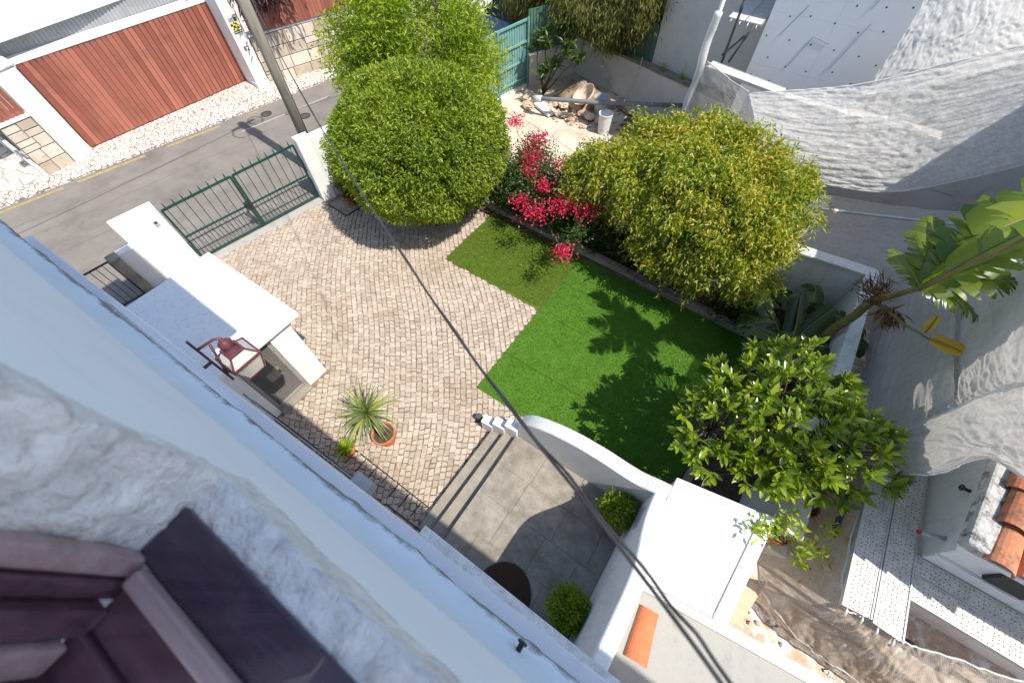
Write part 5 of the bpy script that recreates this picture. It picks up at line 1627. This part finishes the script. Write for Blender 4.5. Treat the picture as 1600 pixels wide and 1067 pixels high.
def shoots(C, R, k, L0, L1, leafL, leafW, per, seed, up=.35, droop=.3):
    """stray twigs beyond the crown outline: returns leaf arrays and a twig builder"""
    r = random.Random(seed)
    P, D = [], []
    tw = MB()
    for i in range(k):
        d = Vector((r.gauss(0, 1), r.gauss(0, 1), r.gauss(0, 1) + .2)).normalized()
        p = Vector((C[0] + d.x * R[0] * .93, C[1] + d.y * R[1] * .93, C[2] + d.z * R[2] * .93))
        q = (d + Vector((r.uniform(-.5, .5), r.uniform(-.5, .5), up))).normalized()
        L = r.uniform(L0, L1)
        pts = [p + q * (L * f) - Vector((0, 0, droop * L * f * f)) for f in (0, .33, .66, 1)]
        tw.tube(pts, [.006, .005, .004, .002], 4)
        for j in range(per):
            f = (j + .5) / per
            b = p + q * (L * f) - Vector((0, 0, droop * L * f * f))
            e = (q * .7 + Vector((r.gauss(0, .6), r.gauss(0, .6), r.gauss(0, .6)))).normalized()
            P.append(b); D.append(e)
    return leaves(np.array(P), np.array(D), leafL, leafW), tw

# clipped round tree
t = thing('round_tree', 'dense clipped ball-shaped green tree beside the driveway gate', 'tree', (-7.1, 6.6, 0))
trunk_mesh((-7.1, 6.6, -.02), (-7.05, 6.35, 1.9), (1.9, 1.9, 1.4), .12, 6, 3, .35).build('trunk', M['bark'], t, smooth=True)
V, F = stack([ellipsoid_leaves((-7.05, 6.30, 1.98), (2.05, 2.12, 1.58), 84000, .088, .032, 1, .10, 2.6, .07, .75, .8, 0, .2, hollow=.35),
              ellipsoid_leaves((-7.05, 6.30, 1.98), (1.8, 1.86, 1.36), 9000, .16, .08, 2, .04, 3.0, .08, .2, 1.0, 0, .1)])
sh, tw = shoots((-7.05, 6.30, 1.98), (2.05, 2.12, 1.58), 420, .08, .22, .085, .03, 9, 61)
tag(tw.build('twig', M['bark'], t), kind='stuff')
V, F = stack([(V, F), sh])
tag(np_mesh('crown', V, F, M['leaf_ball'], t), kind='stuff')

# loose light-green tree behind it
t = thing('light_green_tree', 'loose light green tree rising behind the clipped ball tree', 'tree', (-8.8, 8.9, 0))
trunk_mesh((-8.8, 8.9, -.02), (-8.7, 8.5, 3.1), (1.4, 1.4, 1.7), .10, 7, 8, .4).build('trunk', M['bark'], t, smooth=True)
prts = [ellipsoid_leaves((-8.95, 8.45, 3.05), (1.85, 1.65, 1.75), 32000, .13, .034, 3, .3, 2.0, .2, .55, .8, .1, .2, 150, .19),
        ellipsoid_leaves((-9.75, 7.7, 2.5), (1.1, 1.0, 1.0), 8500, .13, .036, 4, .3, 2.0, .2, .6, .8, .1, .2, 40, .18),
        ellipsoid_leaves((-7.6, 9.2, 2.5), (.75, .7, .8), 3800, .13, .036, 5, .3, 2.0, .2, .6, .8, .1, .2, 40, .18)]
V, F = stack(prts)
sh, tw = shoots((-8.95, 8.45, 3.0), (1.85, 1.7, 1.75), 330, .3, .75, .13, .032, 16, 62, .3, .35)
tag(tw.build('twig', M['bark'], t), kind='stuff')
V, F = stack([(V, F), sh])
tag(np_mesh('crown', V, F, M['leaf_light'], t), kind='stuff')

# weeping bush with yellow-green and reddish tips
t = thing('weeping_bush', 'broad yellow-green weeping bush with reddish tips over the lawn edge', 'bush', (-.9, 7.5, 0))
trunk_mesh((-.9, 7.5, 0), (-.9, 7.45, 2.0), (1.6, .8, .7), .10, 8, 12, .3).build('trunk', M['bark'], t, smooth=True)
bl_ = [((-1.27, 7.72, 2.15), (1.25, 1.0, .85), 22000), ((-2.22, 7.77, 1.95), (.95, .85, .75), 12000), ((-0.07, 7.57, 2.15), (.95, .9, .75), 14000),
       ((-0.72, 6.97, 1.45), (1.15, .55, .8), 12000), ((0.23, 7.07, 1.65), (.75, .6, .65), 8000), ((-2.02, 8.42, 2.10), (1.0, .8, .75), 9000), ((-2.97, 7.62, 1.85), (.6, .6, .6), 5000), ((-0.42, 8.52, 2.45), (.95, .75, .6), 9000), ((-1.32, 8.62, 2.50), (1.1, .75, .6), 10000), ((0.33, 8.12, 2.35), (.75, .65, .6), 7000), ((0.48, 7.52, 1.90), (.5, .5, .6), 4500), ((-3.05, 7.75, 1.8), (.8, .65, .55), 5500)]
prts = [ellipsoid_leaves(c, r, int(k_ * 1.15), .095, .034, 30 + i, .35, 1.8, .12, .4, .6, .85, .14, int(70 * r[0]), .105) for i, (c, r, k_) in enumerate(bl_)]
V, F = stack(prts)
tw = MB()
for i, (c, r, k_) in enumerate(bl_):
    sh, tw_ = shoots(c, r, 60, .2, .5, .09, .032, 16, 80 + i, .15, .8)
    tw.add(tw_.v, tw_.f)
    V, F = stack([(V, F), sh])
tag(tw.build('twig', M['bark'], t), kind='stuff')
tag(np_mesh('crown', V, F, M['leaf_bush'], t), kind='stuff')

# dark low shrubs
def shrub(name, label, blobs, mat, L, W, cat='shrub', seed=50, down=.0, base=None):
    b = base or (blobs[0][0][0], blobs[0][0][1], 0)
    t = thing(name, label, cat, b)
    m = MB()
    for i, (c, r, k_) in enumerate(blobs):
        for j in range(4):
            limb(m, (b[0] + .03 * j, b[1], b[2]), (c[0] + r[0] * .4 * math.cos(j * 1.7), c[1] + r[1] * .4 * math.sin(j * 1.7), c[2] + r[2] * .2), .014, .005, .15, 4, seed + j + i)
    m.build('stem', M['bark'], t, smooth=True)
    V, F = stack([ellipsoid_leaves(c, r, k_, L, W, seed + i, .25, 2.0, .3, .7, .7, down, .35, max(8, int(25 * r[0])), .3 * min(r)) for i, (c, r, k_) in enumerate(blobs)])
    tag(np_mesh('foliage', V, F, M[mat], t), kind='stuff')
    return t
shrub('low_shrub', 'small dark green shrub at the foot of the boundary wall', [((.75, 7.25, .35), (.5, .4, .4), 2600), ((1.2, 7.2, .25), (.35, .3, .3), 1200)], 'leaf_dark', .08, .035)
shrub('low_shrub', 'dark undergrowth beneath the weeping bush along the edging', [((-1.2, 7.45, .45), (1.2, .35, .45), 3500), ((-2.6, 7.5, .4), (.8, .35, .4), 2500)], 'leaf_dark', .08, .035, seed=60)
shrub('potted_shrub', 'small dark potted shrub beside the white gate pillar', [((-9.22, 5.28, .55), (.24, .24, .3), 1100)], 'leaf_dark', .08, .03, 'plant', 70, base=(-9.25, 5.22, .25))

# bougainvillea
t = thing('bougainvillea', 'bougainvillea with bright pink-red flower clusters between tree and weeping bush', 'bougainvillea', (-4.3, 7.8, 0))
m = MB()
FC = [(-6.2, 9.0, 1.5), (-5.25, 8.75, 1.5), (-5.25, 8.55, 1.35), (-4.95, 7.9, 1.45), (-5.05, 8.1, 1.35), (-4.1, 7.95, 1.5), (-4.15, 7.15, 1.45), (-4.5, 6.75, 1.15), (-3.85, 6.3, 1.4), (-3.48, 6.8, 1.45), (-2.92, 6.9, 1.48), (-2.82, 7.2, 1.5), (-2.72, 5.65, 1.35), (-3.3, 6.95, 1.45), (-4.75, 7.5, 1.4)]
for i, c in enumerate(FC):
    limb(m, (-4.4 + .1 * (i % 4), 7.75, .0), c, .016, .005, .18, 9, 90 + i)
m.build('stem', M['bark'], t, smooth=True)
prts = [ellipsoid_leaves(c, r, k_, .075, .045, 70 + i, .3, 2, .25, .6, .8, .2, .3, 40, .14) for i, (c, r, k_) in enumerate((((-4.6, 7.6, .95), (.85, .55, .6), 6500), ((-3.7, 7.35, .95), (.8, .5, .55), 5500), ((-5.3, 8.25, 1.0), (.6, .5, .55), 3500), ((-2.85, 6.4, 1.15), (.14, .45, .2), 500), ((-5.3, 7.5, .6), (.5, .4, .5), 2500)))]
V, F = stack(prts)
tag(np_mesh('foliage', V, F, M['leaf_dark'], t), kind='stuff')
for i, c in enumerate(FC):
    rr = (.20, .15, .26, .22, .17, .24, .16, .18, .22, .26, .24, .19, .17, .16, .18)[i]
    k_ = int(230 * rr / .2)
    P = np.array(c) + NPR.normal(size=(k_, 3)) * np.array([rr, rr, rr * .6]) * .66
    V, F = leaves(P, NPR.normal(size=(k_, 3)) + np.array([0, 0, .5]), .05, .05, .3)
    tag(np_mesh('flower_cluster', V, F, M['bract'], t), kind='stuff')

# conifer-like tree hanging over the yard, dark tree behind, small tree by the fence
def plume_tree(name, label, base, C, R, k, seed, mat, L=.2, W=.02, down=.9, clumps=120):
    t = thing(name, label, 'tree', base)
    trunk_mesh(base, C, R, .16, 7, seed, .5).build('trunk', M['bark'], t, smooth=True)
    V, F = ellipsoid_leaves(C, R, k, L, W, seed, .3, 1.6, .2, .5, .45, down, .3, clumps, .22)
    tag(np_mesh('crown', V, F, M[mat], t), kind='stuff')
plume_tree('drooping_conifer', 'drooping olive-green conifer overhanging the green corrugated panel', (-7.0, 15.9, 0), (-6.35, 14.6, 2.9), (1.5, 1.2, 1.3), 34000, 41, 'leaf_conifer', .2, .026, .9, 150)
plume_tree('drooping_conifer', 'drooping conifer behind the left corner of the teal fence', (-10.3, 17.4, 0), (-9.5, 15.8, 2.6), (1.9, 1.4, 1.6), 30000, 42, 'leaf_conifer', .22, .028, .9, 150)
plume_tree('dark_conifer', 'dark shaded conifer next to the grey house corner', (-6.3, 18.3, 0), (-5.9, 17.0, 2.7), (1.6, 1.2, 2.2), 20000, 43, 'leaf_dark', .24, .04, .7, 120)
t = thing('yard_tree', 'small rosette-leaved tree growing in the corner of the yard', 'tree', (-7.95, 13.3, 0))
m = MB()
tips = [(-7.7, 12.9, 1.75), (-7.25, 12.8, 1.3), (-6.9, 12.9, 1.75), (-7.4, 13.3, 2.1), (-6.6, 13.1, 1.5), (-7.9, 13.2, 1.9), (-7.55, 12.6, 1.05), (-8.2, 13.1, 1.5), (-7.1, 13.4, 2.2)]
for i, c in enumerate(tips):
    limb(m, (-7.95, 13.3, -.02), c, .035, .010, .15, 7, 130 + i)
m.build('trunk', M['bark'], t, smooth=True)
for i, c in enumerate(tips):
    k_ = 70
    D = sphere_dirs(k_); D[:, 2] = D[:, 2] * .5 + .15
    V, F = leaves(np.array(c) + NPR.normal(size=(k_, 3)) * .08, D, .26, .075, .2)
    tag(np_mesh('leaf_rosette', V, F, M['leaf_dark'], t), kind='stuff')
# maroon foliage over the street fence
t = thing('maroon_tree', 'dark maroon foliage hanging over the red slat fence at the top edge', 'tree', (-17.2, 9.9, 0))
trunk_mesh((-17.6, 9.9, 0), (-16.4, 9.35, 3.2), (.9, .8, .6), .09, 5, 55, .6).build('trunk', M['bark'], t, smooth=True)
V, F = ellipsoid_leaves((-16.3, 9.3, 3.05), (.75, .9, .5), 1500, .28, .06, 55, .3, 2, .3, .5, .5, .9, .3, 30, .2)
tag(np_mesh('crown', V, F, M['leaf_maroon'], t), kind='stuff')

# magnolia with separate large leaves
def leaf_shape(L=1.0, W=.33, k=4):
    """long oval leaf with a folded midrib and a bent tip"""
    vs, fs = [], []
    for i in range(k + 1):
        f = i / k
        w_ = W * .5 * math.sin(math.pi * min(1, f * .92 + .06)) ** .8 if 0 < i < k else (.02 if i == 0 else 0.0)
        z = -.12 * f * f
        vs += [(f * L, -w_, z + w_ * .3), (f * L, 0, z), (f * L, w_, z + w_ * .3)]
    for i in range(k):
        a = i * 3
        fs += [(a, a + 3, a + 4, a + 1), (a + 1, a + 4, a + 5, a + 2)]
    return vs, fs

mt = thing('magnolia', 'glossy broad-leaved magnolia shrub at the right of the lawn', 'tree', (2.0, 4.4, 0))
r_ = random.Random(17)
MC = [((1.72, 3.72, 2.25), (.95, .95, .75)), ((2.35, 3.75, 2.25), (.80, .75, .6)), ((1.05, 3.3, 2.05), (.65, .7, .6)), ((1.15, 3.9, 2.0), (.6, .5, .55)), ((1.75, 4.55, 2.2), (.8, .6, .6)), ((1.7, 3.1, 2.05), (.5, .45, .45)), ((2.1, 3.35, 2.1), (.5, .45, .45))]
tips = []
for c, R in MC:
    for _ in range(int(80 * R[0] * R[1] / .8) + 14):
        d = Vector((r_.gauss(0, 1), r_.gauss(0, 1), abs(r_.gauss(0, 1)) * .9 - .25)).normalized()
        f = r_.uniform(.6, 1.05)
        tips.append((Vector((c[0] + d.x * R[0] * f, c[1] + d.y * R[1] * f, c[2] + d.z * R[2] * f)), (d + Vector((0, 0, .45))).normalized()))
m = MB()
fk = Vector((1.95, 4.0, 1.1))
limb(m, (2.0, 4.4, .02), fk, .06, .045, .06, 6, 3)
hubs = [Vector(c) - Vector((0, 0, R[2] * .35)) for c, R in MC]
for i, h in enumerate(hubs): limb(m, fk, h, .035, .018, .1, 6, 30 + i)
for i, (p, d) in enumerate(tips):
    h = min(hubs, key=lambda q: (q - p).length)
    limb(m, h, p, .011, .005, .12, 4, 200 + i)
m.build('trunk', M['bark'], mt, smooth=True)
lv, lf = leaf_shape()
variants = []
for b in (.9, 1.05, 1.2):
    me = bpy.data.meshes.new('leaf')
    me.from_pydata([(x, y * b, z * b) for x, y, z in lv], [], lf)
    me.materials.append(M['leaf_magnolia'])
    me.polygons.foreach_set('use_smooth', [True] * len(me.polygons))
    variants.append(me)
placed = []
for p, d in tips:
    n_ = r_.randint(8, 12)
    side = d.cross(Vector((.3, .2, 1))).normalized()
    up2 = side.cross(d)
    for i in range(n_):
        a = i * 2.4 + r_.uniform(-.3, .3)
        tilt = .35 + .75 * (i / n_) + r_.uniform(-.15, .15)
        ld = (d * math.cos(tilt) + (side * math.cos(a) + up2 * math.sin(a)) * math.sin(tilt)).normalized()
        L = r_.uniform(.105, .22) * (1 if i > 2 else .7)
        q = p - d * (.10 * i / n_)
        y = Vector((0, 0, 1)).cross(ld)
        if y.length < .05: y = Vector((0, 1, 0))
        y.normalize()
        z = ld.cross(y)
        Mx = Matrix((ld, y, z)).transposed().to_4x4() @ Matrix.Rotation(r_.uniform(-.6, .6), 4, 'X') @ Matrix.Scale(L, 4)
        Mx.translation = q
        placed.append((Mx, (q - Vector((0, 0, 7.5))).length))
placed.sort(key=lambda t_: t_[1])
for i, (Mx, _) in enumerate(placed[:300]):
    o = bpy.data.objects.new('leaf', variants[i % 3])
    COL.objects.link(o)
    o.parent = mt
    Ml = Mx.copy(); Ml.translation = Mx.translation - mt.location
    o.matrix_local = Ml
LV = np.array(lv); LF = np.array(lf)
VV, FF = [], []
for i, (Mx, _) in enumerate(placed[300:]):
    A = np.array(Mx)
    VV.append(LV @ A[:3, :3].T + A[:3, 3]); FF.append(LF + i * len(LV))
tag(np_mesh('foliage', np.concatenate(VV), np.concatenate(FF), M['leaf_magnolia'], mt, True), kind='stuff')

# small lobed-leaf plant trailing over the white roof corner
t = thing('trailing_plant', 'light green lobed-leaf plant spilling over the white roof corner', 'plant', (2.45, 2.75, 1.35))
m = MB(); prts = []
for i, c in enumerate(((2.15, 2.45, 1.85), (2.0, 2.35, 1.9), (2.55, 2.5, 1.75), (2.75, 2.6, 1.7), (2.7, 2.85, 1.9), (2.35, 2.6, 2.0), (2.2, 2.7, 2.0), (2.65, 2.4, 1.6))):
    limb(m, (2.45, 2.75, 1.35), c, .008, .004, .25, 6, 400 + i)
    k_ = 26
    prts.append(leaves(np.array(c) + NPR.normal(size=(k_, 3)) * .06, NPR.normal(size=(k_, 3)) + np.array([0, 0, .2]), .10, .045, .2))
m.build('stem', M['leaf_light'], t, smooth=True)
V, F = stack(prts)
tag(np_mesh('foliage', V, F, M['leaf_light'], t), kind='stuff')

# topiary balls on the porch
for i, (c, r) in enumerate((((.54, .36, .98), .235), ((.53, 1.84, .98), .235))):
    t = thing('topiary_bush', 'round bright green potted bush ' + ('near the house corner of the porch' if i == 0 else 'in the far corner of the porch by the vent'), 'bush', (c[0], c[1], PZ + .24))
    limb_m = MB(); limb(limb_m, (c[0], c[1], PZ + .2), c, .02, .012, .05, 4, i); limb_m.build('stem', M['bark'], t)
    V, F = stack([ellipsoid_leaves(c, (r, r, r), 5200, .055, .024, 500 + i, .10, 3.5, .10, .7, .7, .1, .3, 90, .04), ellipsoid_leaves(c, (r * .8, r * .8, r * .8), 700, .09, .05, 510 + i, .1, 3, .1, .3, 1, 0, .2)])
    tag(np_mesh('foliage', V, F, M['leaf_topiary'], t), kind='stuff')

# sword-leaved plant (yucca) in the courtyard
def sword(base, az, el, L, W, droop, k=7):
    vs, fs = [], []
    d = Vector((math.cos(az), math.sin(az), 0)); s = Vector((-d.y, d.x, 0))
    p = Vector(base); e = el
    for i in range(k + 1):
        f = i / k
        w_ = W * (1 - f) ** .7 * (.6 + .4 * min(1, f * 5))
        u = Vector((0, 0, 1)) * math.cos(e) - d * math.sin(e)
        vs += [p - s * w_ + u * w_ * .35, p, p + s * w_ + u * w_ * .35]
        p = p + (d * math.cos(e) + Vector((0, 0, 1)) * math.sin(e)) * (L / k)
        e -= droop / k
    for i in range(k):
        a = i * 3
        fs += [(a, a + 3, a + 4, a + 1), (a + 1, a + 4, a + 5, a + 2)]
    return vs, fs
t = thing('yucca', 'spiky sword-leaved plant with yellow-edged leaves in the courtyard pot', 'plant', (-3.56, .80, .3))
yb = Vector((-3.74, .84, .86))
ymm = MB(); limb(ymm, (-3.56, .80, .28), yb, .05, .045, .05, 5, 7); ymm.build('stem', M['bark'], t, smooth=True)
for i in range(92):
    az = i * 2.39996 + r_.uniform(-.2, .2)
    f = i / 92
    el = 1.45 - 1.5 * f + r_.uniform(-.12, .12)
    vs, fs = sword(yb + Vector((0, 0, .10 * (1 - f))), az, el, r_.uniform(.48, .70), r_.uniform(.018, .026), .3 + 1.0 * f)
    MB().add(vs, fs).build('leaf', M['leaf_agave'], t, smooth=True)
t = thing('bromeliad', 'small bright green rosette plant in the pot by the house wall', 'plant', (-3.98, .22, .2))
for i in range(34):
    az = i * 2.39996; f = i / 34
    vs, fs = sword((-3.98, .22, .20), az, 1.35 - 1.0 * f, r_.uniform(.2, .32), r_.uniform(.022, .032), .5 + .7 * f)
    MB().add(vs, fs).build('leaf', M['leaf_topiary'], t, smooth=True)

# strelitzia / banana plant and split-leaf plant by the boundary wall
def blade_leaf(base, dirv, up, L, W, droop, mat, parent, tears=9, stalk=None, name='leaf', fold=.35, seed=0):
    """paddle leaf torn into strips along the side veins"""
    r = random.Random(seed)
    d = Vector(dirv).normalized(); u = Vector(up)
    s = d.cross(u).normalized(); u = s.cross(d).normalized()
    k = 12
    mid = []
    p = Vector(base); dd = d.copy()
    for i in range(k + 1):
        mid.append((p.copy(), dd.copy()))
        p = p + dd * (L / k)
        dd = (dd - u * (droop / k)).normalized()
    m = MB()
    for sd in (-1, 1):
        cuts = [0.0]
        while cuts[-1] < .999:
            cuts.append(min(1.0, cuts[-1] + r.choice((.5, .8, 1.0, 1.8, 3.0, 4.2)) / tears))
        sag, fw, ln = .1, .45, 1.0
        for j in range(len(cuts) - 1):
            f0, f1 = cuts[j], cuts[j] + (cuts[j + 1] - cuts[j]) * .996
            fm = (f0 + f1) / 2
            w0 = W * math.sin(math.pi * min(.98, .1 + fm * .88)) ** .7
            def at(f):
                x = f * k; i = min(int(x), k - 1); g = x - i
                return mid[i][0].lerp(mid[i + 1][0], g)
            if j % r.choice((1, 1, 2, 3)) == 0 or j == 0:
                sag = r.uniform(-.15, .45); fw = .35 + .2 * r.random(); ln = r.uniform(.82, 1.05)
            w0 *= ln
            A, B_ = at(f0), at(f1)
            vs = []
            for q in range(4):
                h = q / 3
                o = s * (sd * w0 * h) + d * (w0 * fw * h) + u * (w0 * (fold * h - (fold + sag * .6 + .3) * h * h))
                tp_ = 1.0 if q < 2 else ((1 - .12 * h) if q < 3 else r.uniform(.1, .8))
                c_ = (A + B_) / 2
                vs += [c_ + (A - c_) * tp_ + o, c_ + (B_ - c_) * tp_ + o]
            fs = [(2 * q, 2 * q + 1, 2 * q + 3, 2 * q + 2) for q in range(3)]
            m.add(vs, fs)
    lf_ = m.build(name, M[mat], parent, smooth=True)
    rib = MB().tube([p for p, _ in mid], [.014 * (1 - .8 * i / k) + .002 for i in range(k + 1)], 6)
    rib.build('midrib', M['stem_banana'], lf_, smooth=True)
    return lf_
st_ = thing('strelitzia', 'tall torn-leaved strelitzia leaning over the boundary wall corner', 'plant', (2.15, 6.6, 0))
tr = MB()
limb(tr, (2.2, 6.75, .0), (2.29, 6.7, 1.1), .11, .09, .03, 5, 1)
limb(tr, (2.29, 6.7, 1.05), (2.31, 6.5, 2.4), .085, .065, .03, 6, 2)
limb(tr, (2.31, 6.5, 2.35), (2.29, 5.70, 3.45), .064, .03, .04, 7, 4)
H_ = (2.29, 5.70, 3.42)
heads = [(H_, (-.15, 1.0, .5), 1.15, .28, .45, 'leaf_banana', 30), (H_, (-.43, .32, .25), .62, .17, .5, 'leaf_banana', 22),
         (H_, (.72, .15, .05), .85, .22, .8, 'leaf_banana', 34), (H_, (.28, 1.1, .95), 1.55, .32, .5, 'leaf_banana', 24),
         (H_, (.75, .5, .45), 1.05, .30, .7, 'leaf_banana', 24), (H_, (.12, .8, .4), 1.0, .27, .55, 'leaf_banana', 28),
         (H_, (.4, .95, 1.3), 1.9, .35, .6, 'leaf_banana', 22), (H_, (.3, .2, 1.5), 1.9, .34, .5, 'leaf_banana', 24), (H_, (.55, .7, .75), 1.5, .32, .7, 'leaf_banana', 22)]
limb(tr, (2.29, 5.70, 3.40), (2.62, 5.62, 4.85), .028, .016, .06, 6, 9)
H2 = (2.62, 5.62, 4.85)
heads += [(H2, d, 1.5, .33, .8, 'leaf_banana', 20) for d in ((-.45, -.65, .45), (.15, -.95, .4), (.6, .2, .7), (-.2, -.2, 1.0), (-.5, .1, .9))]
for i, (b, d, L, W, dr_, mt_, tn) in enumerate(heads):
    blade_leaf(b, d, (0, 0, 1), L, W, dr_, mt_, st_, tn, seed=i)
tr.build('trunk', M['stem_banana'], st_, smooth=True)
stk = MB(); limb(stk, (2.31, 6.5, 2.35), (2.76, 5.45, 2.95), .03, .012, .06, 7, 6); stk.build('leaf_stalk', M['stem_banana'], st_, smooth=True)
blade_leaf((2.74, 5.45, 2.97), (.6, .02, .05), (-.2, -.5, .8), .42, .10, .6, 'leaf_yellow', st_, 2, name='yellow_leaf', seed=20)
blade_leaf((2.70, 5.55, 2.95), (.0, .25, .5), (0, 0, 1), .25, .07, .8, 'leaf_yellow', st_, 1, name='yellow_leaf', seed=21)
blade_leaf((2.55, 5.95, 3.62), (.2, .1, .5), (0, 0, 1), .22, .06, .8, 'leaf_yellow', st_, 1, name='yellow_leaf', seed=22)
k_ = 160
P = np.array([2.26, 6.45, 2.55]) + NPR.normal(size=(k_, 3)) * np.array([.10, .10, .09])
V, F = leaves(P, NPR.normal(size=(k_, 3)) + np.array([-.9, .5, .3]), .22, .014, .1)
tag(np_mesh('dry_fibre', V, F, M['leaf_dry'], st_), kind='stuff')
k_ = 60
P = np.array([2.48, 6.15, 2.55]) + NPR.normal(size=(k_, 3)) * np.array([.08, .08, .05])
V, F = leaves(P, NPR.normal(size=(k_, 3)) * .5 + np.array([.3, -.5, -.9]), .24, .03, .2)
tag(np_mesh('dry_leaf', V, F, M['leaf_dry'], st_), kind='stuff')
sp_ = thing('split_leaf_plant', 'dark split-leaf plant against the white boundary wall', 'plant', (1.95, 6.9, 0))
for i in range(16):
    a = 1.2 + i * .42
    b = Vector((1.9 + .12 * math.cos(a), 6.85 + .12 * math.sin(a), .05))
    e = b + Vector((math.cos(a) * r_.uniform(.2, .5), math.sin(a) * r_.uniform(.15, .45), r_.uniform(.7, 1.25)))
    sm = MB(); limb(sm, b, e, .012, .008, .1, 5, i); stem_o = sm.build('stalk', M['leaf_dark'], sp_, smooth=True)
    blade_leaf(e, (math.cos(a), math.sin(a), .1), (0, 0, 1), r_.uniform(.6, .8), r_.uniform(.24, .32), .8, 'leaf_dark', sp_, 8, seed=60 + i)
bn = thing('young_banana', 'young broad-leaved plant with dark upright leaves near the strelitzia foot', 'plant', (1.95, 6.2, 0))
for i, (d, L, W) in enumerate((((-.6, .45, .5), 1.0, .22), ((.25, .6, .8), 1.05, .20), ((-.8, -.1, .4), .85, .19), ((.3, -.2, .7), .7, .16), ((-.2, .7, .55), .95, .2))):
    b = (1.85, 6.35, .75 + .06 * i)
    sm = MB(); limb(sm, (1.95, 6.2, .0), b, .035, .02, .05, 4, i); sm.build('stalk', M['stem_banana'], bn, smooth=True)
    blade_leaf(b, d, (0, 0, 1), L, W, .6, 'leaf_dark', bn, 3, seed=80 + i)

# fallen leaves on the turf and cobbles, tufts on the wall foot
r_ = random.Random(31)
VV = MB()
for i in range(18):
    x, y = r_.uniform(-5.5, 1.2), r_.uniform(3.0, 6.8)
    if x < -2.8 and y < 5.05: continue
    a = r_.uniform(0, 6.28); s = r_.uniform(.012, .025)
    dx, dy = math.cos(a) * s, math.sin(a) * s
    VV.add([(x, y, .045), (x + dx - dy * .4, y + dy + dx * .4, .05), (x + 2 * dx, y + 2 * dy, .046), (x + dx + dy * .4, y + dy - dx * .4, .05)], [(0, 1, 2, 3)])
tag(VV.build('fallen_leaves', M['leaf_yellow']), 'scattered yellowed leaves fallen on the artificial lawn', 'fallen leaves', kind='stuff')
for i, (x, y) in enumerate(((-4.2, 14.32), (-3.5, 14.12))):
    t = thing('weed_tuft', ('left' if i == 0 else 'right') + ' grass tuft growing on the wall top at the grey house foot', 'weed', (x, y, 1.24))
    for j in range(16):
        vs, fs = sword((x, y, 1.24), j * 2.4, 1.2 - .04 * j, r_.uniform(.2, .36), .012, .6, 5)
        MB().add(vs, fs).build('blade', M['leaf_light'], t)
